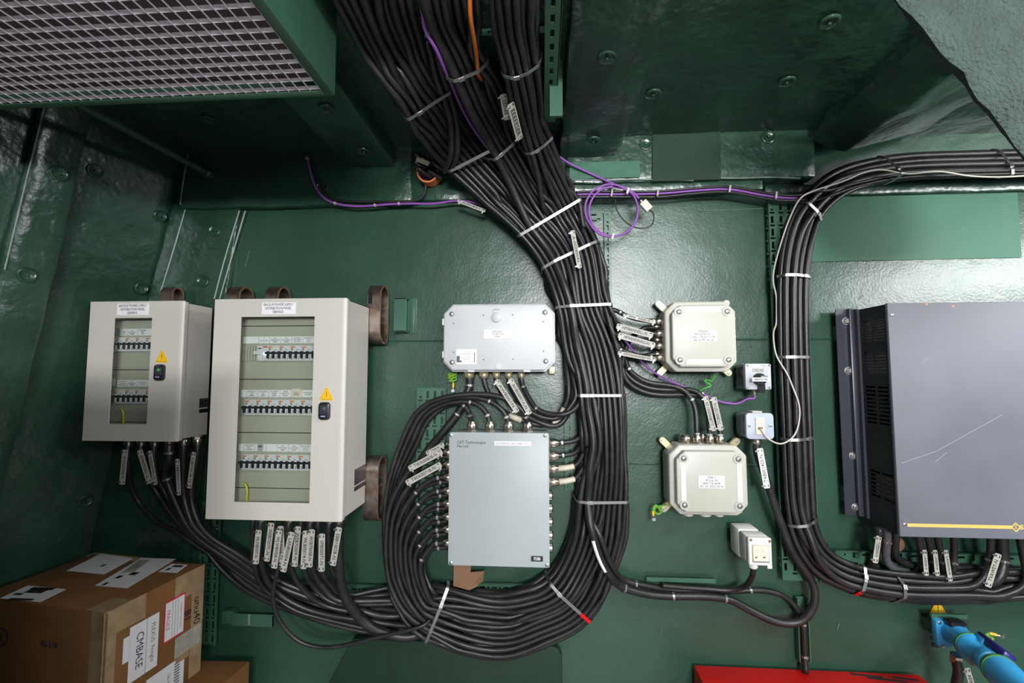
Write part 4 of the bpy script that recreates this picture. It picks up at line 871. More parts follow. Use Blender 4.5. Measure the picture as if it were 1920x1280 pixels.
# overhead ladder beside the third bundle
xa = W(1012, 0, .80).x; t = thing('cable_ladder', (xa, -.5, ZC-.12), 'green slotted ladder rail overhead beside the cable bundles', 'cable tray')
xs_ = WZ(1026, 100, CH+.74).x
holes = []; y = -1.0
while y < -.34: holes.append((.012, .021, y, y+.022)); y += .042
v, f = perf(0, .034, -1.1, -.30, 0, .003, holes); mk('slotted_rail', ([Vector((xs_+p.x-.006, p.z, CH+.735-p.y)) for p in v], f), 'green_metal', t)
mk('side_flange', box(xs_+.026, xs_+.029, -1.1, -.30, CH+.735, CH+.775), 'green_metal', t)
x2 = WZ(1045, 100, CH+.72).x; mk('hanger', box(x2-.015, x2+.018, -.47, -.46, CH+.655, ZC), 'green_metal', t)
y_ = WZ(905, 62, CH+.798).y; holes = [(-.25+i*.026, -.25+i*.026+.014, -.006, .006) for i in range(10)]
v, f = perf(-.27, .03, -.016, .016, 0, .003, holes); mk('cross_rung', ([Vector((xs_-.02+p.x, y_+p.y, CH+.798+p.z*.5)) for p in v], f), 'green_metal', t)
# ================================================================== CABLES
import numpy as np
DEFER = []; LAID = []
def cable(pts, r, label, group, m='cable', name='cable', sub=6, n=8, sm=2, pin=(False, False)):
    path = smooth_path(crom(pts, sub), sm)
    me = bpy.data.meshes.new(name); me.materials.append(MATS[m]); o = bpy.data.objects.new(name, me); COL.objects.link(o); ORG[o.name] = Vector()
    tagp(o, label, 'cable', group); o_path[o.name] = (path, r); LAID.append((o, n, pin)); return o
def later(f):
    def g_(*a, **k): DEFER.append(lambda: f(*a, **k))
    return g_
def even(path, step):
    out = [path[0]]; acc = 0.0
    for a, b in zip(path[:-1], path[1:]):
        L = (b-a).length
        if L < 1e-9: continue
        t = step-acc
        while t <= L: out.append(a.lerp(b, t/L)); t += step
        acc = L-(t-step)
    if (out[-1]-path[-1]).length > step*.4: out.append(path[-1])
    else: out[-1] = path[-1]
    return out
def bounds(o):
    o_ = org(o) if o.parent is None else org(o.parent)
    if o.parent is None: o_ = o.location
    c = np.array([tuple(v.co) for v in o.data.vertices])+np.array(tuple(o_)); return c.min(0), c.max(0)
def settle(step=.011, iters=220):
    """let the laid cables push each other, the wall and the boxes away until none runs through another"""
    P = []; R = []; C = []; Wt = []; first = []
    for ci, (o, n, pin) in enumerate(LAID):
        path, r = o_path[o.name]; q = even(path, min(step, r*1.6)); first.append(len(P)); m = len(q); st_ = min(step, r*1.6)
        for i, p in enumerate(q):
            w_ = 1.0
            if pin[0]: w_ = min(w_, max(0, (i*st_-.018)/.05))
            if pin[1]: w_ = min(w_, max(0, ((m-1-i)*st_-.018)/.05))
            P.append(tuple(p)); R.append(r); C.append(ci); Wt.append(w_)
    first.append(len(P)); P = np.array(P); P0 = P.copy(); R = np.array(R); C = np.array(C); Wt = np.array(Wt); N = len(P)
    ix = np.arange(N); pv = np.where((ix > 0) & (np.roll(C, 1) == C), ix-1, ix); nx = np.where((ix < N-1) & (np.roll(C, -1) == C), ix+1, ix)
    obs = []
    for o in bpy.data.objects:
        if o.type != 'MESH': continue
        root = o
        while root.parent: root = root.parent
        b = o.name.split('.')[0]; rn = root.name.split('.')[0]
        if (rn, b) in (('terminal_box', 'body'), ('terminal_box', 'lid'), ('distribution_box', 'body'), ('distribution_box', 'lid'), ('junction_box', 'body'), ('junction_box', 'lid'), ('rotary_switch', 'body'), ('rotary_switch', 'cover'), ('telephone_outlet', 'body'), ('telephone_outlet', 'cover'), ('power_socket', 'body'), ('distribution_board', 'body'), ('distribution_board', 'door'), ('vibration_mount', 'steel_loop'), ('cardboard_box', 'carton'), ('inverter_cabinet', 'front_cover'), ('wall_bracket', 'bar'), ('folded_strip', 'front_fold'), ('folded_strip', 'back_fold'), ('folded_strip', 'side_fold'), ('hanging_cabinet', 'frame'), ('inverter_cabinet', 'mounting_rail')):
            lo, hi = bounds(o); obs.append((lo-.001, hi+.001, 'all'))
        elif b in ('slotted_plate', 'equipment_cover', 'angle', 'wooden_tag') or (rn == 'cable_tray' and b == 'side_flange') or o in (up_l, up_m, up_r, lip, lip2, corner):
            lo, hi = bounds(o); lo = lo-np.array((0, .0035, 0)); obs.append((lo, hi, 'y'))
        elif o in (beam_a, beam_b): lo, hi = bounds(o); obs.append((lo, hi, 'all'))
        elif rn == 'cable_ladder' and b in ('slotted_rail', 'side_flange'): lo, hi = bounds(o); obs.append((lo-.002, hi+.02, 'x'))
    cell = .036; big = 100000
    def pairs(mg):
        g_ = np.floor((P+5)/cell).astype(np.int64); key = (g_[:, 0]*2000+g_[:, 1])*2000+g_[:, 2]; od = np.argsort(key, kind='stable'); ks = key[od]; I_ = []; J_ = []
        offs = [(a, b, c) for a in (-1, 0, 1) for b in (-1, 0, 1) for c in (-1, 0, 1) if (a, b, c) >= (0, 0, 0)]
        for a, b, c in offs:
            nk = key+(a*2000+b)*2000+c; lo = np.searchsorted(ks, nk, 'left'); hi = np.searchsorted(ks, nk, 'right'); ct = hi-lo; tot = ct.sum()
            if not tot: continue
            I1 = np.repeat(ix, ct); st = np.repeat(lo-np.concatenate(([0], np.cumsum(ct)[:-1])), ct); J1_ = od[st+np.arange(tot)]
            k = (C[I1] != C[J1_]); k &= (I1 < J1_) if (a, b, c) == (0, 0, 0) else True
            I1 = I1[k]; J1_ = J1_[k]; d_ = ((P[I1]-P[J1_])**2).sum(1); k = d_ < (R[I1]+R[J1_]+mg+.006)**2; I_.append(I1[k]); J_.append(J1_[k])
        return np.concatenate(I_), np.concatenate(J_)
    for it in range(iters):
        if it % 10 == 0: I, J = pairs(.006)
        T = P[nx]-P[pv]; T /= np.maximum(np.linalg.norm(T, axis=1), 1e-9)[:, None]
        d_ = P[J]-P[I]; dt = (T[I]*T[J]).sum(1); sg = np.where(dt < 0, -1.0, 1.0); t_ = T[I]+sg[:, None]*T[J]; t_ /= np.maximum(np.linalg.norm(t_, axis=1), 1e-9)[:, None]
        al = (d_*t_).sum(1); par = np.abs(dt) > .8; pd = np.where(par[:, None], d_-al[:, None]*t_, d_); ds = np.linalg.norm(pd, axis=1)
        pen = (R[I]+R[J])*1.02-ds; ok = (pen > 0) & (~par | (np.abs(al) < .0085)) & (Wt[I]+Wt[J] > 0)
        a, b = I[ok], J[ok]; pe = pen[ok]; di = pd[ok]; dl = ds[ok]
        alt = np.stack([np.sin(C[a]*7.1+C[b]*3.3), -np.abs(np.cos(C[a]*1.7+C[b])), np.cos(C[a]*5.3-C[b]*2.1)], 1); di = np.where((dl < 1e-4)[:, None], alt, di); di /= np.maximum(np.linalg.norm(di, axis=1), 1e-9)[:, None]
        ws = Wt[a]+Wt[b]; mv = np.zeros_like(P); ct = np.zeros(N); fa = (pe*Wt[a]/ws)[:, None]*di; fb = (pe*Wt[b]/ws)[:, None]*di
        for x in range(3): mv[:, x] = np.bincount(b, fb[:, x], N)-np.bincount(a, fa[:, x], N)
        ct = np.bincount(a, minlength=N)+np.bincount(b, minlength=N); P += mv/np.maximum(1, ct)[:, None]**.75*.9
        # wall, deck head, solid things
        mo = Wt > .02
        for lo, hi, md in obs:
            m = mo & (P > lo-R[:, None]).all(1) & (P < hi+R[:, None]).all(1)
            if not m.any(): continue
            q = P[m]; rr = R[m]
            if md == 'y': q[:, 1] = lo[1]-rr
            elif md == 'x': q[:, 0] = lo[0]-rr
            else:
                o5 = np.stack([q[:, 0]-(lo[0]-rr), (hi[0]+rr)-q[:, 0], q[:, 1]-(lo[1]-rr), q[:, 2]-(lo[2]-rr), (hi[2]+rr)-q[:, 2]], 1); k = o5.argmin(1); v_ = o5[np.arange(len(q)), k]
                q[:, 0] += np.where(k == 0, -v_, np.where(k == 1, v_, 0)); q[:, 1] -= np.where(k == 2, v_, 0); q[:, 2] += np.where(k == 3, -v_, np.where(k == 4, v_, 0))
            P[m] = P[m]+(q-P[m])*Wt[m][:, None]
        P[:, 1] = np.where(mo, np.minimum(P[:, 1], -(R+.0065)), P[:, 1]); P[:, 2] = np.where(mo, np.minimum(P[:, 2], CH+.784-R), P[:, 2])
        # displacement stays smooth along each cable and leans back to the surveyed line
        de = P-P0; sm = (de[pv]+de[nx])*.25+de*.5; kf = .45 if it < iters-60 else .18; de = de+(sm-de)*kf*(Wt > 0)[:, None]; de *= (.9985 if it < iters-60 else 1.0); P = P0+de
    for ci, (o, n, pin) in enumerate(LAID):
        q = [Vector(v) for v in P[first[ci]:first[ci+1]]]; r = o_path[o.name][1]; o_path[o.name] = (q, r); off = q[-1]
        vs, fs = tube(q, r, n); o.data.from_pydata([v-off for v in vs], [], fs); o.data.update(); o.data.polygons.foreach_set('use_smooth', [True]*len(o.data.polygons)); o.location = off; ORG[o.name] = off.copy()
    global CP, CR, CC
    CP, CR, CC = P, R, C
    for f in DEFER: f()
o_path = {}
SHORT = {}
def small_tie(o, f, label=None, group='single cable ties', m='steel', wd=.0035):
    label = label or 'small bright steel tie on the '+SHORT.get(o.name, ' '.join(o['label'].split()[:10]))
    path, r = o_path[o.name]; i = min(len(path)-2, max(1, int(f*(len(path)-1)))); p = path[i]; ax = (path[i+1]-path[i-1]).normalized()
    vf = join(lathe(p-ax*wd, ax, [(0, r+.0002), (0, r+.0013), (2*wd, r+.0013), (2*wd, r+.0002)], 10))
    u = Vector((0, -1, 0)); u = (u-ax*u.dot(ax)).normalized(); v = ax.cross(u)
    bk = obox(p+u*(r+.002), ax, v, u, wd*.9, .004, .0016, .0006)
    t = mk('cable_tie', join(vf, bk), m); return tagp(t, label, 'cable tie', group)
@later
def tie_at(o, px, py, **k):
    """tie where the cable passes closest to a surveyed point"""
    path, r = o_path[o.name]; R0 = ray(px, py).normalized(); best = min(range(len(path)), key=lambda i: (path[i]-CAM).cross(R0).length)
    return small_tie(o, best/(len(path)-1), **k)
def hull2(p):
    p = sorted(set(p)); 
    def half(pp):
        h = []
        for q in pp:
            while len(h) > 1 and (h[-1][0]-h[-2][0])*(q[1]-h[-2][1])-(h[-1][1]-h[-2][1])*(q[0]-h[-2][0]) <= 1e-12: h.pop()
            h.append(q)
        return h[:-1]
    return half(p)+half(p[::-1])
@later
def strap(A, B, d0, d1, wd, label, group='steel straps round the main bundle', m='steel', red=False):
    """flat steel band drawn tight round the cables that pass between picture points A and B"""
    dm = (d0+d1)/2; a1, b1 = W(*A, dm), W(*B, dm); c = (a1+b1)/2; e = (b1-a1).normalized(); L = (b1-a1).length; T = Vector()
    for o, n, pin in LAID:
        q = o_path[o.name][0]; i = min(range(len(q)), key=lambda i: (q[i]-c).length_squared)
        if (q[i]-c).length < L/2+.03 and 0 < i < len(q)-1:
            t_ = (q[i+1]-q[i-1]).normalized(); T += t_ if t_.dot(T) >= 0 else -t_
    n_ = (T-e*T.dot(e)).normalized(); mm = e.cross(n_)
    if mm.y > 0: mm = -mm
    xs = []
    for o, n, pin in LAID:
        q, r = o_path[o.name]
        for u_, v_ in zip(q[:-1], q[1:]):
            s0, s1 = (u_-c).dot(n_), (v_-c).dot(n_)
            if (s0 < 0) != (s1 < 0):
                x = u_.lerp(v_, s0/(s0-s1))-c; cs = abs((v_-u_).normalized().dot(n_)); xs.append((x.dot(e), x.dot(mm), r/max(.75, cs)))
    ins = [x for x in xs if abs(x[0]) < L/2+.004 and abs(x[1]) < .085]; rest = [x for x in xs if x not in ins and abs(x[0]) < L/2+.018 and abs(x[1]) < .085]; grow = True
    while grow:
        grow = False
        for x in list(rest):
            if any(math.hypot(x[0]-y[0], x[1]-y[1]) < (x[2]+y[2])*1.15 for y in ins): ins.append(x); rest.remove(x); grow = True
    pts = []
    for ex, mx_, r in ins:
        for k in range(14): t_ = 2*math.pi*k/14; pts.append((round(ex+(r+.0011)*math.cos(t_), 6), round(mx_+(r+.0011)*math.sin(t_), 6)))
    H = hull2(pts); cx = sum(p[0] for p in H)/len(H); cy = sum(p[1] for p in H)/len(H); th = .0012; vs = []; fs = []; k_ = len(H)
    for i, (x, y) in enumerate(H):
        pa, pb = H[i-1], H[(i+1) % k_]; nx_, ny_ = pb[1]-pa[1], -(pb[0]-pa[0]); l_ = math.hypot(nx_, ny_) or 1; nx_ /= l_; ny_ /= l_
        for ox, dz in ((0, -wd/2), (0, wd/2), (th, wd/2), (th, -wd/2)): vs.append(c+e*(x+nx_*ox)+mm*(y+ny_*ox)+n_*dz)
    for i in range(k_):
        j = (i+1) % k_
        for k in range(4): l_ = (k+1) % 4; fs.append((4*i+k, 4*i+l_, 4*j+l_, 4*j+k))
    t = thing('steel_strap', c, label, 'strap', group); mk('band', (vs, fs), m, t)
    x0_, x1_ = min(p[0] for p in H), max(p[0] for p in H)
    def front_at(x):
        best = None
        for i in range(k_):
            p, q = H[i], H[(i+1) % k_]
            if min(p[0], q[0]) <= x <= max(p[0], q[0]) and abs(q[0]-p[0]) > 1e-9:
                y = p[1]+(q[1]-p[1])*(x-p[0])/(q[0]-p[0])
                if best is None or y > best[0]: best = (y, Vector((q[0]-p[0], q[1]-p[1])).normalized())
        return best
    x = x0_+(x1_-x0_)*.28; y, dr = front_at(x); eu = (e*dr[0]+mm*dr[1]).normalized(); nu = eu.cross(n_); nu = nu if nu.dot(mm) > 0 else -nu
    mk('buckle', obox(c+e*x+mm*y+nu*.0026, eu, n_, nu, .007, wd*.62, .0018, .0006), m, t)
    if red:
        x = x0_+(x1_-x0_)*.84; y, dr = front_at(x); eu = (e*dr[0]+mm*dr[1]).normalized(); nu = eu.cross(n_); nu = nu if nu.dot(mm) > 0 else -nu
        mk('red_tape', obox(c+e*x+mm*y+nu*.0019, eu, n_, nu, (x1_-x0_)*.10, wd*.55, .0012, .0003), 'red', t)
def c_jit(c, jit): return c['jv']*jit
def arrange(members, A, B, d0, rr, jit=.25):
    """pack the members of a bundle side by side and in layers between two edges"""
    w_ = (W(*A, d0)-W(*B, d0)).length; n = len(members); nc = max(1, min(n, int(round(w_/(2.0*rr))))); nl = math.ceil(n/nc); out = {}
    ms = sorted(members, key=lambda c: c['u']+c['ju']); k = 0
    for ci in range(nc):
        take = ms[k:k+math.ceil((n-k)/(nc-ci))]; k += len(take); take.sort(key=lambda c: c['v']+c['jv'])
        for li, cb_ in enumerate(take):
            f = (ci+.5+(.22 if li % 2 else -.22)+c_jit(cb_, jit))/nc; f = min(1-.3/nc, max(.3/nc, f))
            d_ = d0+rr+(li+(max(0, nl-len(take))*.5))*rr*1.75
            cb_['pts'].append(W(A[0]+(B[0]-A[0])*f, A[1]+(B[1]-A[1])*f, d_))
CB = []
def new(u, v, kind, r=None, top=True, **k):
    c = dict(u=u, v=v, kind=kind, r=r or random.choice((.0075, .0085, .0095)), pts=[], top=top, ju=random.uniform(-.03, .03), jv=random.uniform(-.1, .1), **k); CB.append(c); return c
for k in range(8): new(.93-.07*k, .9, 'L', .0082, k=k, back=False)
for k in range(8): new(.90-.07*k, .75, 'L', .0080, k=k, back=True)
for k in range(4): new(.97+.01*k, .8, 'T', .0085, k=k)
for k in range(6): new(.12+.10*(5-k), .2, 'P1', (.0075, .009, .009, .014, .013, .011)[k], k=k)
for k in range(9): new(.05+.08*(8-k) if k < 8 else .72, .35, 'P2', (.008, .009, .0066, .009, .009, .010, .010, .008, .0155)[k], k=k)
for k in range(4): new(.02+.03*k, .8, 'WB', .0088, k=k)
for k in range(4): new(.10+.03*k, .4, 'GR', .0080, k=k)
for k in range(6): new(1.0+.03*k, .9, 'J1', .0078, k=k)
for k in range(3): new(1.25+.03*k, .5, 'J2', .0085, k=k)
for k in range(2): new(.35+.05*k, 1.6, 'RR', (.0125, .009)[k], k=k)
us = sorted(c['u'] for c in CB); N = len(CB)
order = sorted(CB, key=lambda c: c['u']+random.uniform(-.22, .22))
g1, g2, g3 = order[:int(N*.40)], order[int(N*.40):int(N*.68)], order[int(N*.68):]
for grp, sts in ((g1, (((590, -170), (715, -170), .86), ((632, 0), (768, 0), .72), ((684, 92), (790, 78), .57), ((737, 182), (808, 135), .475), ((790, 255), (858, 210), .30), ((838, 315), (902, 275), .12))),
                 (g2, (((768, -170), (880, -170), .86), ((793, 0), (897, 0), .72), ((812, 60), (900, 45), .63), ((843, 122), (903, 95), .55), ((880, 205), (945, 170), .40), ((922, 280), (968, 245), .20))),
                 (g3, (((915, -170), (1000, -170), .86), ((925, 0), (1006, 0), .72), ((932, 60), (1006, 50), .625), ((945, 112), (1008, 90), .56), ((962, 190), (1018, 165), .41), ((982, 262), (1028, 230), .25)))):
    for A, B, d0 in sts: arrange(grp, A, B, d0, .0092)
allst = [((975, 438), (1078, 380), .03), ((1022, 505), (1122, 455), .02), ((1045, 580), (1140, 574), .015), ((1062, 655), (1160, 655), .015), ((1085, 741), (1168, 741), .015), ((1096, 840), (1172, 840), .015),
         ((1086, 935), (1174, 937), .015), ((1070, 1015), (1164, 1045), .015), ((1034, 1088), (1108, 1164), .015), ((985, 1110), (1020, 1212), .015), ((925, 1117), (925, 1236), .015), ((838, 1100), (803, 1192), .015)]
leave = dict(J1=2, WB=3, J2=3, GR=5, RR=6)      # last shared station of each branch
for i, (A, B, d0) in enumerate(allst):
    mem = [c for c in CB if i <= leave.get(c['kind'], 99)]
    if i == 0:
        pass
    arrange(mem, A, B, d0, .0092 if i else .0088)
def lp(a, b, t): return a+(b-a)*t
GRPC = 'black cables of the thick central bundle'
CO = {}
ORD = ('first', 'second', 'third', 'fourth', 'fifth', 'sixth', 'seventh', 'eighth', 'ninth', 'tenth')
for c in CB:
    kd = c['kind']; k = c['k']; p = c['pts']
    if kd == 'L':
        q = k/7; bk = c['back']; g = (GTLB if bk else GTL)[k]; y = (847, 870, 894, 919, 943, 967.5, 991, 1016)[k]+(9 if bk else 0); dd = .075 if bk else .125; o_ = 7 if bk else 0
        p += [W(lp(738, 797, q)+o_, lp(1096, 1110, q), lp(dd, .07, .5)), W(lp(725, 783, q)+o_, lp(990, 1070, q), dd-.01), W(lp(740, 790, q)+o_, lp(925, 1044, q), dd), W(lp(775, 808, q), lp(875, 1024, q)+(5 if bk else 0), dd), W(lp(803, 822, .5), y+3, dd), g+Vector((-.016, 0, 0)), g+Vector((-.004, 0, 0))]
        lab = 'black cable into the %s gland from the top on the grey box flank, %s row' % (ORD[k], 'wall-side' if bk else 'outer'); grp = 'cables into the left side of the grey box'
    elif kd == 'T':
        g = GTT[k]; o_ = (3-k)*7
        mids = {0: [(778, 840), (800, 790), (838, 757), (868, 756), (881, 776)], 1: [(772, 830), (795, 780), (838, 755), (885, 753), (911, 772)], 2: [(766, 820), (795, 770), (845, 748), (905, 747), (944, 770)], 3: [(758, 815), (790, 764), (850, 743), (930, 741), (980, 768)]}[k]
        p += [W(734+o_*.4, 1088, .04+k*.012), W(722+o_*.5, 985, .05+k*.012), W(730+o_*.6, 905, .055+k*.013)]+[W(x, y, .06+k*.012+i*.006) for i, (x, y) in enumerate(mids)]+[g+Vector((0, 0, .018)), g+Vector((0, 0, .004))]
        lab = 'black cable arching into the %s grey box top gland, from its printed name' % ORD[k]; grp = 'cables into the top of the grey box'
    elif kd == 'P1':
        g = G1[k]; o_ = (k-2.5)
        fan = {0: [(250, 925), (290, 975), (340, 1002)], 1: [(283, 905), (318, 960), (352, 1000)], 2: [(300, 905), (330, 960), (360, 1000)], 3: [(310, 890), (335, 955), (366, 1003)], 4: [(343, 915), (352, 960), (372, 1000)], 5: [(358, 915), (366, 965), (392, 1005)]}[k]
        p += [W(760, lp(1150, 1178, 1-k/5), .03), W(690, lp(1146, 1184, 1-k/5), .04+.012*(k % 3)), W(600, lp(1118, 1164, 1-k/5), .05+.012*(k % 3)), W(505+o_*6, 1105-o_*7, .05+.01*k), W(435+o_*6, 1058-o_*7, .05+.01*k)]
        p += [W(x, y, .07+.01*k) for x, y in fan[::-1]]+[g+Vector((0, 0, -.07)), g+Vector((0, 0, -.02))]
        lab = '%s black cable under the smaller panel, counted from the sloping hull side' % ORD[k]; grp = 'cables under the smaller panel'
    elif kd == 'P2':
        g = G2[k]; x = (476, 490, 517, 543, 566, 583, 598, 618, 637)[k]
        if k == 2:
            p += [W(790, 1172, .10), W(700, 1196, .11), W(620, 1214, .12), W(560, 1202, .13), W(522, 1160, .15), W(511, 1110, .17), W(522, 1062, .19)]
        elif k == 8:
            p += [W(775, 1186, .05), W(735, 1182, .06), W(690, 1166, .085), W(657, 1136, .125), W(640, 1095, .17), W(635, 1045, .20)]
        else:
            p += [W(760, lp(1095, 1172, (8-k)/8), .04), W(700, lp(1098, 1176, (8-k)/8) if k < 8 else 1160, .055+.01*(k % 3)), W(lp(x, 700, .45), lp(1112, 1150, (8-k)/8)+(22 if k == 8 else 0), .08+.012*(k % 3)), W(x+24, lp(1095, 1108, (8-k)/8), .11+.012*(k % 2)), W(x+2, 1062, .16)]
        p += [g+Vector((-.004, 0, -.06)), g+Vector((0, 0, -.02))]
        lab = '%s black cable under the larger panel, counted from the smaller panel' % ORD[k] if k < 8 else 'thickest black cable dropping from the right end under the larger panel'; grp = 'cables under the larger panel'
        if k == 2: lab = 'thin black cable hanging in a low slack loop under the larger panel'
    elif kd == 'WB':
        g = GW[k+1]; px = (907.5, 931, 954, 977.5)[k]
        p += [W((1076, 1080, 1084, 1090)[k], 725, .09), W((1072, 1074, 1078, 1083)[k], 755, .095), W((1045, 1046, 1048, 1052)[k], (792, 796, 784, 779)[k], .10), W((1000, 1005, 1008, 1012)[k], (793, 786, 782, 774)[k], .10), W((950, 963, 978, 994)[k], (775, 765, 760, 752)[k], .09), W((920, 940, 962, 983)[k], (745, 735, 734, 730)[k], .075), g+Vector((0, 0, -.03)), g+Vector((0, 0, -.012))]
        lab = 'black cable from the thick bundle to gland number %s of the white box' % ORD[k+1]; grp = 'cables into the white box'
    elif kd == 'GR':
        g = GTR[k]; y = (830, 854, 878, 903)[k]
        p += [W(1104, y-32, .07), W(1094, y-14, .085), W(1078, y-3, .10), g+Vector((.03, 0, 0)), g+Vector((.008, 0, 0))]
        lab = 'short cable from the thick bundle into the %s grey box gland below its white strip' % ORD[k]; grp = 'cables into the right side of the grey box'
    elif kd == 'J1':
        ki = (0, 2, 4, 6, 1, 5)[k]; g = GJ1[ki]; y = (602, 625, 648, 670, 612, 664)[k]
        if k < 4: p += [W((1150, 1146, 1142, 1138)[k], (580, 598, 616, 640)[k], .07), W((1174, 1168, 1164, 1164)[k], (592, 616, 632, 658)[k], .08), W(1200, (599, 624, 641, 668)[k], .085), g+Vector((-.03, 0, 0)), g+Vector((-.012, 0, 0))]
        elif k == 4: p += [W(1150, 680, .05), W(1162, 690, .055), W(1166, 662, .06), W(1180, 636, .06), W(1205, 616, .058), g+Vector((-.03, 0, -.003)), g+Vector((-.012, 0, 0))]
        else: p += [W(1152, 640, .05), W(1170, 662, .05), W(1200, 668, .05), g+Vector((-.03, 0, 0)), g+Vector((-.012, 0, 0))]
        lab = '%s black cable from the thick bundle into the upper junction box flank' % ('topmost', 'second', 'third', 'lowest front', '', 'lowest wall-side')[k] if k != 4 else 'black cable bending up behind the tags to the upper junction box'; grp = 'cables into the upper junction box'
    elif kd == 'J2':
        g = GJ2[(1, 3, 5)[k]]; o_ = k*7
        p += [W(1160, 676+o_*.6, .05), W(1175, 700+o_, .05), W(1210, 719+o_, .05), W(1250, 724+o_, .055), W((1282, 1300, 1310)[k], (733, 732, 738)[k], .06), W((1302, 1324, 1330)[k], (762, 757, 765)[k], .07), g+Vector((0, 0, .05)), g+Vector((0, 0, .012))]
        lab = 'black cable into the lower junction box top, %s from the large capped gland' % ORD[k]; grp = 'cables into the lower junction box'
    elif kd == 'RR':
        if k == 0: p += [W(1113, 1000, .115), W(1127, 1050, .10), W(1152, 1088, .06), W(1200, 1108, .045), W(1260, 1115, .04), W(1350, 1116, .04), W(1400, 1140, .035), W(1450, 1164, .04), W(1500, 1166, .05), W(1528, 1130, .06), W(1525, 1085, .06), W(1495, 1030, .065), W(1460, 965, .07), W(1438, 900, .075), GPH+Vector((0, 0, -.05)), GPH+Vector((0, 0, -.012))]
        else: p += [W(1124, 1000, .11), W(1140, 1050, .09), W(1165, 1088, .05), W(1205, 1098, .04), W(1260, 1106, .025), W(1360, 1108, .025), W(1430, 1106, .025), W(1475, 1120, .025), W(1500, 1150, .028), W(1507, 1180, .03), W(1509, 1230, .03), W(1511, 1262, .04)]
        lab = ('thick black cable running from the bundle and looping up to the telephone outlet', 'black cable running along the wall and down into the red box')[k]; grp = None
    o = cable(p, c['r'], lab, grp, sub=5, pin=(False, True)); CO[(kd, k, c.get('back', False))] = o
    SHORT[o.name] = dict(L='%s %s-row cable into the grey box flank' % (ORD[k], 'wall-side' if c.get('back') else 'outer'), T='%s cable over the grey box top' % ORD[k], P1='%s cable under the smaller panel' % ORD[k], P2='%s cable under the larger panel' % ORD[k],
        WB='cable of the %s white box gland' % ORD[min(k+1, 9)], GR='%s short cable beside the grey box' % ORD[k], J1='%s cable into the upper junction box' % ('topmost', 'second', 'third', 'lowest', 'bent', 'hidden')[min(k, 5)], J2='%s cable into the lower junction box' % ORD[k], RR='cable looping to the telephone outlet' if k == 0 else 'cable down to the red box')[kd]
# ties on single cables
for k in range(8):
    y = (847, 870, 894, 919, 943, 967.5, 991, 1016)[k]
    tie_at(CO[('L', k, False)], 821, y+2); 
    if k >= 2: tie_at(CO[('L', k, False)], 790-abs(k-4)*2, y+34-k)
    tie_at(CO[('L', k, True)], 824, y+11)
for k, px in enumerate((881, 914, 950, 986)): tie_at(CO[('T', k, False)], px, 780)
for k, (px, py) in enumerate(((875, 757), (880, 755), (917, 750), (953, 748))): tie_at(CO[('T', k, False)], px, py)
for k, (px, py) in enumerate(((1164, 586), (1190, 600), (1225, 601), (1160, 660))): tie_at(CO[('J1', 0 if k < 3 else 3, False)], px, py)
tie_at(CO[('J1', 3, False)], 1218, 670)
for k, (px, py) in enumerate(((1307, 815), (1329, 812), (1350, 815))): tie_at(CO[('J2', k, False)], px, py)
tie_at(CO[('J2', 0, False)], 1284, 756); tie_at(CO[('J2', 1, False)], 1317, 752); tie_at(CO[('J2', 2, False)], 1330, 755); tie_at(CO[('J2', 0, False)], 1165, 701)
for k, px in enumerate((1053, 1054)): tie_at(CO[('GR', k, False)], px, (830, 853)[k])
tie_at(CO[('WB', 3, False)], 979, 726); tie_at(CO[('WB', 3, False)], 1004, 771)
for px, py in ((1176, 1096), (1260, 1113), (1357, 1117)): tie_at(CO[('RR', 0, False)], px, py)
tie_at(CO[('RR', 1, False)], 1193, 1097); tie_at(CO[('RR', 1, False)], 1406, 1107); tie_at(CO[('RR', 1, False)], 1507, 1170); tie_at(CO[('RR', 1, False)], 1510, 1232)
tie_at(CO[('P1', 3, False)], 302, 853); tie_at(CO[('P1', 3, False)], 312, 894)
# cream sleeves on the two lower right-hand cables and the white box cable
def sleeves():
    for k in (2, 3):
        path, r = o_path[CO[('GR', k, False)].name]; n_ = len(path); o = mk('cable_sleeve', tube(path[n_-9:n_-3], r+.0015, 10), 'cream_sleeve', smooth=True); tagp(o, 'frayed cream sleeve on a cable at the right side of the grey box', 'sleeve', 'cream cable sleeves')
    path, r = o_path[CO[('WB', 0, False)].name]; n_ = len(path)
    R0 = ray(1065, 790).normalized(); i0 = min(range(n_), key=lambda i: (path[i]-CAM).cross(R0).length); o = mk('cable_sleeve', tube(path[i0-3:i0+4], r+.0015, 10), 'cream_sleeve', smooth=True); tagp(o, 'cream sleeve on the cable sweeping left below the white box', 'sleeve')
    R0 = ray(965, 785).normalized(); i0 = min(range(n_), key=lambda i: (path[i]-CAM).cross(R0).length); o = mk('cable_sleeve', tube(path[i0-2:i0+3], r+.0015, 10), 'cream_sleeve', smooth=True); tagp(o, 'cream sleeve on a cable between the white box and the grey box', 'sleeve')
DEFER.append(sleeves)
# thick white-box cable going down behind the loop
g = GW[0]; o = cable([g+Vector((0, 0, -.012)), g+Vector((0, 0, -.05)), W(872, 742, .07), W(858, 775, .055), W(830, 812, .04), W(800, 848, .035), W(775, 900, .035), W(765, 980, .035)], .0135, 'thick black cable from the white box slanting down behind the loop', None, pin=(True, False))
tie_at(o, 878, 722); tie_at(o, 857, 776)
g = None
# slack pair of cables standing off the left overhead bundle
for k in range(2):
    cable([W(790+k*8, 60, .60), W(812+k*8, 140, .52), W(832+k*8, 190, .42), W(846+k*7, 240, .32), W(848+k*6, 290, .24), W(836+k*8, 316, .17)], .009, 'slack black cable bowed down from the left overhead bundle', 'slack overhead cables')
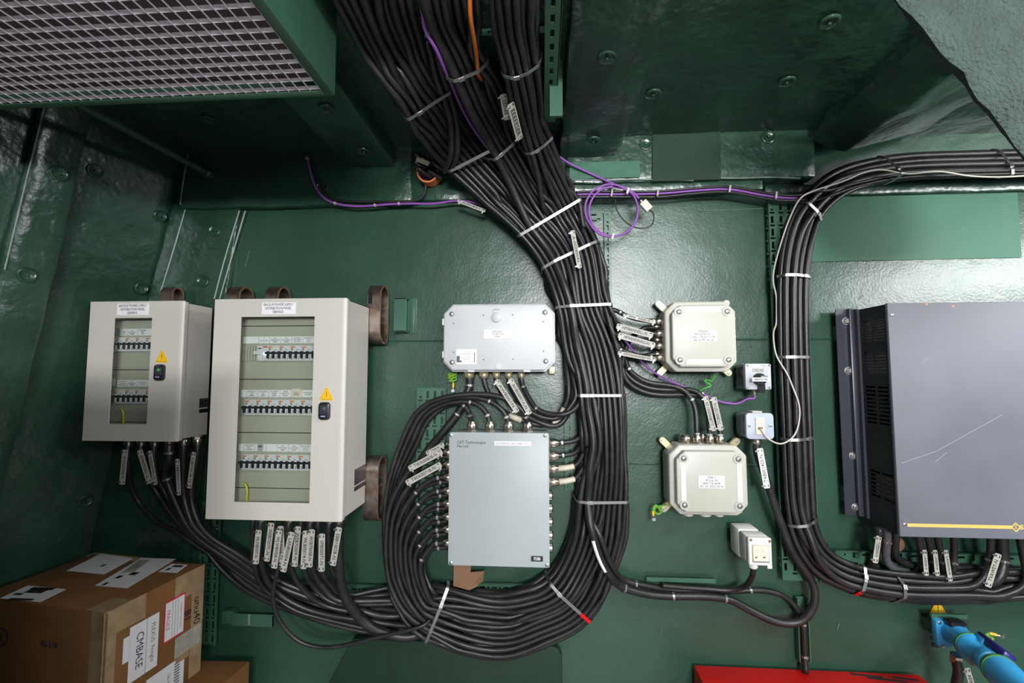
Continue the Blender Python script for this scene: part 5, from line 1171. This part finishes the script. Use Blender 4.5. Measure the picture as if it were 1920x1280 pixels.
# black cable crossing over the bundle
cable([W(930, 250, .2), W(985, 300, .13), W(1040, 345, .11), W(1075, 375, .10), W(1092, 430, .09)], .0088, 'black cable lying slantwise across the front of the joined bundle', None)
# main bundle straps
strap((735, 186), (805, 132), .42, .49, .010, 'steel strap round the left overhead bundle, first of two')
strap((834, 318), (903, 272), .10, .21, .010, 'steel strap round the left overhead bundle where it nears the wall')
strap((838, 126), (905, 92), .51, .60, .010, 'steel strap round the middle overhead bundle, upper')
strap((918, 289), (968, 243), .14, .23, .009, 'steel strap round the middle overhead bundle, near the wall')
strap((943, 114), (1012, 88), .52, .61, .010, 'steel strap round the right overhead bundle, upper')
strap((978, 266), (1033, 229), .18, .27, .009, 'steel strap round the right overhead bundle, near the wall')
strap((973, 441), (1083, 376), .02, .135, .0095, 'long steel strap across the joined bundle just below the overhead cables')
strap((1018, 508), (1127, 452), .01, .125, .0095, 'long steel strap across the joined bundle beside the loose tag')
strap((1045, 580), (1140, 574), .01, .115, .009, 'steel strap round the bundle right of the white box')
strap((1092, 741), (1168, 741), .01, .110, .009, 'steel strap round the bundle between the white box and lower junction box')
strap((1085, 933), (1175, 936), .01, .115, .009, 'steel strap round the bundle right of the grey box')
strap((1030, 1084), (1110, 1167), .01, .11, .010, 'steel strap with a red end round the lower right of the loop', red=True)
strap((841, 1095), (800, 1198), .01, .125, .010, 'steel strap round the lower left of the loop')
def smear():
    path, r = o_path[CO[('RR', 0, False)].name]
    def near(px, py):
        R0 = ray(px, py).normalized(); return min(range(len(path)), key=lambda i: (path[i]-CAM).cross(R0).length)
    i0, i1 = near(1115, 1012), near(1137, 1066)
    sg = [p+Vector((-.004, -r*.62, 0)) for p in path[i0:i1+1]]
    if len(sg) > 2: mk('paint_smear', tube(sg, r*.5, 8), 'paper', CO[('RR', 0, False)], smooth=True)
DEFER.append(smear)
# ---- right-hand run: ceiling edge to the tray
RB = []
for k in range(10): RB.append(dict(u=k/9, v=(k*7 % 10)/10, pts=[], r=.0088))
rst = [((2050, 328), (2050, 278), .06), ((1920, 330), (1920, 281), .05), ((1800, 334), (1800, 283), .047), ((1690, 338), (1685, 289), .045), ((1600, 360), (1580, 310), .045), ((1548, 396), (1518, 352), .042), ((1524, 440), (1480, 415), .034),
       ((1508, 520), (1462, 515), .034), ((1507, 670), (1466, 668), .034), ((1512, 820), (1473, 820), .034), ((1517, 940), (1478, 945), .034), ((1528, 990), (1484, 1008), .034), ((1558, 1036), (1520, 1070), .045), ((1605, 1066), (1590, 1102), .062), ((1668, 1080), (1662, 1114), .064), ((1760, 1086), (1760, 1116), .066), ((1860, 1082), (1860, 1114), .066), ((2020, 1080), (2020, 1108), .066)]
for A, B, d0 in rst:
    n = len(RB); nc = 6; w_ = (W(*A, d0)-W(*B, d0)).length
    for i, c in enumerate(RB):
        ci, li = (i, 0) if i < 5 else (i-5, 1); f = (ci+.5+(0 if li else .25))/5.2; f = min(.94, f)
        c['pts'].append(W(A[0]+(B[0]-A[0])*f, A[1]+(B[1]-A[1])*f, d0+.009+li*.0155))
for i, c in enumerate(RB): cable(c['pts'], c['r'], '%s tray cable counted from the inverter, %s layer of the upright bundle' % (ORD[i % 5], 'wall-side' if i < 5 else 'outer'), 'cables on the upright tray')
G_ = 'steel straps on the tray cables'
for A, B, l in (((1655, 345), (1650, 285), 'steel strap round the level cables leading into the upright tray bundle'), ((1865, 336), (1862, 278), 'steel strap round the level cables over the rough brace'), ((1536, 416), (1496, 384), 'steel strap at the top bend of the tray bundle'), ((1511, 520), (1459, 519), 'steel strap round the tray bundle above the inverter top'),
                ((1511, 670), (1463, 670), 'steel strap round the tray bundle beside the rotary switch'), ((1516, 820), (1470, 822), 'steel strap round the tray bundle beside the telephone outlet'), ((1520, 972), (1476, 982), 'steel strap at the lower bend of the tray bundle'), ((1606, 1062), (1590, 1110), 'steel strap with a red end on the level run under the inverter'), ((1668, 1080), (1664, 1128), 'steel strap round the level run under the inverter near the triangle')):
    strap(A, B, .03, .09, .009, l, G_, red='red' in l)
# ---- inverter cables
for k, (px, pts, r, lab) in enumerate((
        (1649, [(1647, 1030, .085), (1640, 1058, .065), (1622, 1074, .046), (1592, 1076, .042)], .010, 'black cable leaving the inverter corner beside its white tag'),
        (1664, [(1660, 1042, .09), (1672, 1066, .075), (1702, 1078, .060), (1760, 1082, .055), (1850, 1082, .055), (1990, 1086, .055)], .011, 'grey armoured cable sweeping right under the inverter'),
        (1680, [(1678, 1036, .085), (1694, 1054, .065), (1730, 1066, .05), (1800, 1068, .048), (1900, 1068, .048), (1990, 1072, .05)], .011, 'thick black cable sweeping right beside the grey cable'),
        (1722, [(1729, 1040, .095), (1733, 1066, .09), (1722, 1086, .075), (1690, 1096, .05), (1640, 1090, .044)], .009, 'first black cable bending from the inverter to the upright tray, counted from the grey one'),
        (1739, [(1747, 1040, .095), (1752, 1068, .09), (1740, 1092, .075), (1705, 1104, .05), (1650, 1100, .044)], .009, 'second black cable bending from the inverter to the upright tray, counted from the grey one'),
        (1757, [(1765, 1040, .095), (1771, 1072, .09), (1760, 1098, .075), (1725, 1110, .05), (1670, 1108, .044)], .0095, 'third black cable bending from the inverter to the upright tray, counted from the grey one'),
        (1788, [(1790, 1040, .095), (1791, 1074, .09), (1780, 1100, .075), (1745, 1114, .05), (1690, 1114, .044)], .0085, 'fourth black cable bending from the inverter to the upright tray, counted from the grey one'),
        (1858, [(1855, 1045, .10), (1846, 1078, .105), (1820, 1102, .112), (1760, 1106, .114), (1690, 1106, .112), (1620, 1094, .108), (1560, 1070, .095), (1512, 1014, .085), (1489, 950, .078), (1482, 880, .076), (1478, 800, .076), (1473, 670, .076), (1472, 540, .076), (1484, 440, .076), (1514, 382, .078), (1570, 338, .088), (1660, 316, .09), (1800, 308, .092), (2050, 306, .104)], .0095, 'black cable from the inverter sagging along the lowest line of the run'),
        (1879, [(1878, 1050, .10), (1868, 1078, .10), (1840, 1100, .085), (1800, 1112, .055), (1740, 1110, .05)], .014, 'thick black cable beside the double tag under the inverter'),
        (1912, [(1918, 1040, .10), (1924, 1076, .105), (1915, 1098, .112), (1880, 1110, .114), (1800, 1113, .114), (1720, 1112, .114), (1640, 1102, .110), (1575, 1084, .10), (1524, 1034, .09), (1498, 960, .08), (1492, 880, .077), (1489, 800, .077), (1484, 670, .077), (1484, 540, .077), (1496, 448, .077), (1526, 394, .08), (1580, 350, .09), (1665, 327, .092), (1800, 320, .094), (2050, 317, .106)], .010, 'black cable curling back under the run beyond the thick inverter cable'))):
    p0 = W(px, 1008, .12); p0.z = INV[2]+.004
    o = cable([p0, p0+Vector((0, 0, -.02))]+[W(x, y, d_) for x, y, d_ in pts], r, lab, 'inverter cables bending to the tray' if 'bending from' in lab else None, m='cable_grey' if 'grey arm' in lab else 'cable', pin=(True, False))
    if k in (1, 4, 5, 6, 7, 8): tie_at(o, pts[0][0], 1052 if k != 1 else 1012)
gx = inv
for px in (1649, 1664, 1680, 1722, 1739, 1757, 1788, 1858, 1879, 1912):
    p = W(px, 1008, .12); p.z = INV[2]+.002; gland(p, (0, 0, -1), .0105, 'blackplastic', inv, L=.6)
o = mk('pipe_stub', cyl(W(1683, 1020, .05), (0, 1, -.05), .05, .022, 16), 'rust', smooth=True); tagp(o, 'rusty brown pipe stub on the wall under the inverter corner', 'pipe')
o = cable([GSK+Vector((0, 0, .01)), GSK+Vector((0, 0, -.012)), W(1408, 1085, .12), W(1395, 1100, .06), W(1360, 1108, .035), W(1300, 1104, .03), W(1240, 1100, .03)], .0085, 'black cable dropping from the white power socket and turning left', None, pin=(True, False))
o = cable([GPL+Vector((0, 0, .02)), GPL, W(1797, 1262, .12), W(1790, 1300, .11), W(1780, 1400, .08)], .0125, 'black cable hanging from the blue inlet', None, pin=(True, False))
# ---- purple, orange, white thin cables
PU = .0042
o = cable([W(574, 232, .05), W(577, 275, .045), W(580, 310, .045), W(592, 352, .045), W(618, 378, .045), W(670, 387, .045), W(750, 381, .045), W(810, 382, .045), W(860, 376, .05), W(905, 384, .06), W(950, 402, .07)], PU, 'purple cable hanging down the left and running along the wall step', None, 'purple')
for px, py in ((579, 298), (629, 380), (704, 382), (748, 382)): tie_at(o, px, py, label='small pale tie on the purple and black pair', group='ties on the purple pair', m='tag')
cable([W(578, 232, .055), W(583, 290, .05), W(598, 340, .05), W(628, 374, .05), W(700, 378, .05), W(770, 378, .05), W(795, 365, .055), W(799, 335, .07)], .0042, 'thin black cable running beside the purple cable', None)
cable([W(772, -160, .84), W(794, 0, .74), W(835, 122, .60), W(862, 195, .42), W(890, 245, .28), W(925, 290, .2)], PU, 'purple cable alongside the middle overhead bundle', None, 'purple')
cable([W(868, -160, .84), W(876, 0, .76), W(888, 70, .68), W(900, 138, .52), W(915, 190, .38)], PU*1.1, 'orange cable alongside the middle overhead bundle', None, 'orange_cable')
ring = [W(1150+46*math.cos(R_(a_)), 396+47*math.sin(R_(a_)), .07+.0004*i) for i, a_ in enumerate(range(-90, 271, 20))]; ring2 = [W(1146+50*math.cos(R_(a_)), 394+50*math.sin(R_(a_)), .078+.0002*i) for i, a_ in enumerate(range(-80, 250, 20))]
cable([W(1030, 278, .12), W(1060, 302, .09), W(1100, 322, .075), W(1135, 338, .072)]+[W(1165, 352, .078)]+ring2[2:-1]+[W(1112, 358, .08), W(1140, 345, .08), W(1180, 356, .08), W(1198, 372, .08)], PU*.9, 'purple cable coiled in a ring beside the bundle', None, 'purple', sub=5)
cable(ring, PU*.9, 'inner turn of the purple coil', None, 'purple', sub=4)
A = W(1211, 386, .08); ax = (W(1220, 396, .08)-W(1202, 376, .08)).normalized(); v_ = ax.cross(Vector((0, -1, 0)))
t = thing('data_plug', A, 'cream data plug on the end of the purple coil', 'plug'); mk('plug_body', obox(A, ax, v_, Vector((0, -1, 0)), .018, .013, .008, .002), 'cream', t, smooth=True); mk('plug_collar', cyl(A-ax*.026, ax, .01, .005, 10), 'steel', t)
cable([A+ax*.018, W(1226, 402, .07), W(1222, 422, .06), W(1200, 428, .055), W(1175, 418, .05), W(1157, 395, .05), W(1154, 375, .05), W(1165, 362, .055)], .0022, 'thin black lead from the cream data plug', None, pin=(True, False))
for px, py in ((1177, 358), (1149, 443)):
    q = W(px, py, .088); o = mk('cable_tie', obox(q, Vector((.3, 0, 1)).normalized(), Vector((1, 0, -.3)).normalized(), Vector((0, 1, 0)), .010, .0035, .004, .001), 'paper', smooth=True); tagp(o, 'white plastic tie holding the purple coil', 'cable tie', 'white ties on the purple coil')
for k in range(3):
    dy = k*5; m_ = ('cable', 'purple', 'cable')[k]
    cable([W(1080, 362+dy*.6, .07), W(1110, 359+dy, .065), W(1180, 359+dy, .062), W(1240, 359+dy-(k == 1)*2, .060), W(1310, 354+dy*.8-(k == 1)*3, .065), W(1370, 350+dy, .068), W(1430, 361+dy, .06), W(1490, 369+dy*.7, .07), *([W(1540, 364+dy, .085), W(1600, 345+dy*.6, .098), W(1690, 327+dy*.6, .105), W(1800, 322+dy*.6, .108), W(2050, 316+dy*.6, .12)] if k != 1 else [W(1535, 356, .032), W(1600, 334, .03), W(1690, 316, .03), W(1800, 312, .032)])], (.0045, .0038, .0045)[k], ('thin black cable running level along the right wall step', 'purple cable running level among the thin black ones', 'thin black cable running level along the right wall step')[k], None if k == 1 else 'thin level cables', m_)
for px, py in ((1147, 362), (1233, 361), (1368, 354), (1455, 366)):
    q = W(px, py, .078); o = mk('cable_tie', obox(q, Vector((.15, 0, 1)).normalized(), Vector((1, 0, -.15)).normalized(), Vector((0, 1, 0)), .012, .003, .004, .001), 'tag', smooth=True); tagp(o, 'pale tie on the thin level cables right of the bundle', 'cable tie', 'ties on the thin level cables')
o = cable([W(1165, 628, .09), W(1185, 655, .08), W(1215, 690, .05), W(1260, 716, .045), W(1310, 735, .05), W(1345, 751, .05), W(1380, 757, .055), W(1402, 747, .065), GSW+Vector((0, 0, -.03)), GSW+Vector((0, 0, -.01))], PU*.85, 'purple cable running down to the rotary switch', None, 'purple', pin=(False, True))
tie_at(o, 1317, 736, label='cream tie on the purple cable to the switch', group=None, m='cream')
o = cable([W(2050, 318, .16), W(1900, 331, .145), W(1820, 330, .14), W(1760, 321, .14), W(1700, 326, .14), W(1655, 318, .14), W(1620, 323, .14), W(1580, 340, .14), W(1530, 356, .14), W(1500, 372, .14), W(1480, 410, .10), W(1466, 450, .07), W(1452, 500, .06), W(1450, 530, .06), W(1457, 560, .06), W(1456, 605, .06), W(1450, 625, .065), W(1455, 665, .08), W(1475, 700, .09), W(1493, 745, .095), W(1499, 780, .10), W(1490, 815, .105), W(1465, 832, .11), W(1440, 822, .115), W(1428, 806, .118), W(1425, 803, .112)], .0026, 'thin white telephone lead hanging from the ceiling edge to the outlet', None, 'cable_white', sub=7, pin=(False, True))
# ---- earth leads
def earth(label, pts, tail, m='yellow_wire'):
    t = thing('earth_lead', pts[0], label, 'earth wire'); mk('wire', tube(smooth_path(crom(pts, 6), 1), .0025, 8), m, t, smooth=True)
    st = crom([p+Vector((0, -.0012, .0008)) for p in pts], 6); mk('green_stripe', tube(st, .0019, 6), 'green_wire', t, smooth=True)
    if tail:
        p, q = tail; ax = (q-p).normalized(); mk('crimp', cyl(p, ax, .014, .0042, 10), 'yellow', t, smooth=True); mk('ring_lug', join(cyl(p+ax*.014, ax, .008, .003, 8), lathe(p+ax*.026, (0, -1, 0), [(-.0012, .006), (.0012, .006), (.0012, .003)], 12)), 'steel', t)
earth('coiled yellow-green earth lead hanging under the left end of the white box', [W(848+8*math.cos(i*1.0)*(1 if i < 16 else 0)+(i > 15)*0, 699+i*.85+3*math.sin(i*1.0), .045+.006*math.sin(i)) for i in range(17)]+[W(850, 718, .045)], (W(850, 718, .045), W(849, 735, .045)))
earth('yellow-green earth lead coiled at the lower left of the lower junction box', [W(1250, 946, .055), W(1240, 948, .05)]+[W(1234+7*math.cos(R_(a_)), 956+7*math.sin(R_(a_)), .05) for a_ in range(-90, 400, 40)]+[W(1231, 947, .05), W(1226, 950, .05), W(1224, 958, .05)], (W(1224, 958, .05), W(1226, 973, .05)))
earth('yellow-green earth lead dangling from the upper junction box', [W(1340, 702, .05), W(1338, 708, .05), W(1334, 714, .05), W(1325, 712, .045), W(1321, 714, .045), W(1330, 720, .045), W(1332, 724, .045), W(1320, 728, .04), W(1308, 734, .03)], None, 'green_wire')
earth('yellow-green earth lead coiled on a bolt beside the blue plug', [W(1857, 1208, .10), W(1851, 1203, .10), W(1857, 1200, .11), W(1862, 1196, .11), W(1852, 1191, .12), W(1850, 1189, .12), W(1856, 1187, .12)], (W(1856, 1187, .12), W(1873, 1191, .13)))
# ---- black glands and orange collar behind the left bundle
t = thing('cable_penetration', W(805, 340, .06), 'dark cluster of cable plugs in an orange collar behind the left bundle', 'cable entry')
mk('orange_collar', lathe(W(808, 330, .04), (0, -1, -.1), [(0, .038), (.05, .038), (.05, .033), (.0, .033)], 24), 'orange', t, smooth=True)
for i, (px, py) in enumerate(((778, 290), (778, 304), (790, 296), (784, 316), (802, 318), (812, 306))):
    p = W(px, py, .10); mk('black_plug', lathe(p, (.8, .5, -.35), [(0, .010), (.012, .013), (.05, .013), (.055, .010)], 12), 'blackplastic', t, smooth=True)
p, q = W(781, 298, .125), W(804, 307, .115); u_ = (q-p).normalized(); mk('number_tag', obox((p+q)/2, u_, Vector((0, -1, 0)), u_.cross(Vector((0, -1, 0))), .022, .0015, .008, .0005), 'cream', t)
settle()
# ================================================================== CABLE TAGS
def ctag(txt, A, B, d, label, w=.019, flip=False, dB=None, group=None, m='tag'):
    p, q = W(*A, d), W(*B, dB if dB is not None else d); u_ = (q-p); L_ = u_.length; u_.normalize(); n = Vector((0, -1, 0)); n = (n-u_*n.dot(u_)).normalized(); v_ = n.cross(u_)
    c = (p+q)/2; rel = CP-np.array(tuple(c)); ax_, ay_, az_ = rel@np.array(tuple(u_)), rel@np.array(tuple(v_)), rel@np.array(tuple(n))
    k_ = (np.abs(ax_) < L_/2+.002) & (np.abs(ay_) < w/2+CR*.9) & (az_+CR > -.006) & (az_ < .03)      # the tag lies on the cables behind it
    if k_.any(): c = c+n*(float((az_[k_]+CR[k_]).max())+.0004)
    t = thing('cable_tag', c, label, 'cable tag', group)
    out = []; h = L_/2; w2 = w/2
    pts = [(-h+.003, -w2), (h-.003, -w2), (h, -w2+.003), (h, w2-.003), (h-.003, w2), (-h+.003, w2), (-h, w2-.003), (-h, -w2+.003)]
    vs = [c+u_*x+v_*y+n*z for z in (0, .0014) for x, y in pts]; k_ = 8
    mk('plate', (vs, [tuple(range(k_-1, -1, -1)), tuple(range(k_, 2*k_))]+[(i, (i+1) % k_, (i+1) % k_+k_, i+k_) for i in range(k_)]), m, t)
    r_, up_ = (u_, v_) if not flip else (-u_, -v_)
    text(txt, w*.78, 'ink', t, c+n*.0014, right=r_, up=up_, bold=.008, fit=(L_-.034)*.94)
    for s_ in (-1, 1):
        for y in (-1, 1): mk('slot', obox(c+u_*s_*(h-.008)+v_*y*w*.26+n*.0012, u_, v_, n, .0032, .0014, .0006, .0), 'ink', t)
        mk('tie', obox(c+u_*s_*(h-.008)-v_*w*.5+n*.001, v_, u_, n, .006, .0022, .0016, .0004), 'steel', t)
    return t
UP1 = 'tags hanging under the larger panel'
ctag('WLW80007-N', (487, 992), (481, 1056), .225, 'upright white cable tag lettered WLW80007-N')
ctag('WSB7007C-N', (512, 978), (503, 1050), .20, 'upright white cable tag lettered WSB7007C-N')
ctag('WLW80008-N', (524, 993), (514, 1065), .235, 'upright white cable tag lettered WLW80008-N')
ctag('LAN800004-N', (546, 998), (529, 1073), .235, 'slanting white cable tag lettered LAN800004-N')
ctag('WSB7006-N', (536, 980), (539, 1053), .19, 'cable tag hidden behind the slanting LAN800004-N tag')
ctag('WSB70009-N', (563, 984), (556, 1059), .20, 'upright white cable tag lettered WSB70009-N')
ctag('WLB00014-N', (573, 995), (568, 1067), .235, 'upright white cable tag lettered WLB00014-N')
ctag('WSB7000B-N', (591, 988), (586, 1058), .215, 'upright white cable tag lettered WSB7000B-N')
ctag('VFB00071-N', (604, 1000), (603, 1071), .24, 'upright white cable tag lettered VFB00071-N')
ctag('EBB10028-N', (636, 988), (624, 1060), .24, 'upright white cable tag lettered EBB10028-N')
ctag('WVG0700A-N', (239, 842), (233, 907), .17, 'cable tag under the smaller panel lettered WVG0700A-N')
ctag('EFB00001-2', (269, 842), (288, 904), .165, 'slanting cable tag under the smaller panel lettered EFB00001-2')
ctag('ELB00703-N', (290, 843), (301, 906), .16, 'cable tag under the smaller panel lettered ELB00703-N', w=.014)
ctag('EMB00010-S', (333, 860), (336, 928), .16, 'cable tag under the smaller panel lettered EMB00010-S', w=.014)
ctag('LSB7001B-N', (364, 847), (355, 915), .16, 'cable tag under the smaller panel lettered LSB7001B-N', w=.016)
ctag('TWA00083B-N', (767, 879), (829, 846), .155, 'upper of two slanting tags beside the grey box')
ctag('TWA0071B-N', (762, 906), (827, 870), .16, 'lower of two slanting tags beside the grey box')
ctag('TWA-N', (800, 850), (833, 832), .13, 'short tag end poking out above the slanting tags', w=.014)
ctag('HF98ANNELL-N', (1156, 611), (1224, 629), .10, 'tag lettered HF98ANNELL-N on a cable to the upper junction box')
ctag('HF9ANNNAG-N', (1159, 628), (1228, 648), .115, 'tag lettered HF9ANNNAG-N on a cable to the upper junction box')
ctag('HF9ANNNEL-R', (1166, 592), (1226, 606), .07, 'grey shaded tag under the top cable of the upper junction box', w=.011)
ctag('HF9ANNNEF-N', (1156, 662), (1226, 675), .075, 'grey shaded tag under the bottom cable of the upper junction box', w=.013)
ctag('LUB00501-N', (1318, 742), (1334, 806), .075, 'tag on the middle cable above the lower junction box', w=.016, flip=True)
ctag('TCB00107-N', (1336, 744), (1350, 806), .085, 'tag on the right cable above the lower junction box', w=.017, flip=True)
ctag('TAB001425-N', (1424, 840), (1438, 915), .10, 'white tag lettered TAB001425-N under the telephone outlet', flip=True, m='paper')
ctag('AWB001N', (932, 712), (971, 771), .10, 'slanting tag under the white box, left one', w=.017)
ctag('AHB00001A-N', (957, 710), (994, 775), .105, 'slanting tag under the white box, right one', w=.017)
ctag('A-00280042', (1073, 432), (1087, 503), .135, 'loose white tag standing on the joined bundle', w=.015)
ctag('EEEEESER', (952, 188), (970, 256), .47, 'large metal cable tag on the right overhead bundle', w=.022, dB=.33)
ctag('LEEEEE', (943, 176), (951, 224), .48, 'second metal tag behind the large overhead tag', w=.018, dB=.40)
ctag('TVZ00000-N', (1639, 1000), (1632, 1050), .105, 'tag on the cable at the left corner under the inverter', w=.016)
for k, (A, B) in enumerate((((1728, 1028), (1732, 1076)), ((1747, 1028), (1752, 1076)), ((1767, 1028), (1776, 1086)))):
    ctag('LA00000-N', A, B, .10, ('first', 'second', 'third')[k]+' of three curved tags under the inverter', w=.013)
ctag('TVAWEY-N', (1868, 1036), (1848, 1098), .115, 'long slanting tag under the inverter beside the thick cable', flip=True)
ctag('AEB', (1810, 1250), (1822, 1290), .13, 'tag hanging behind the blue plug', w=.016)
ctag('A00401', (858, 376), (910, 396), .09, 'dull tag lying on the cables left of the joined bundle', w=.012)
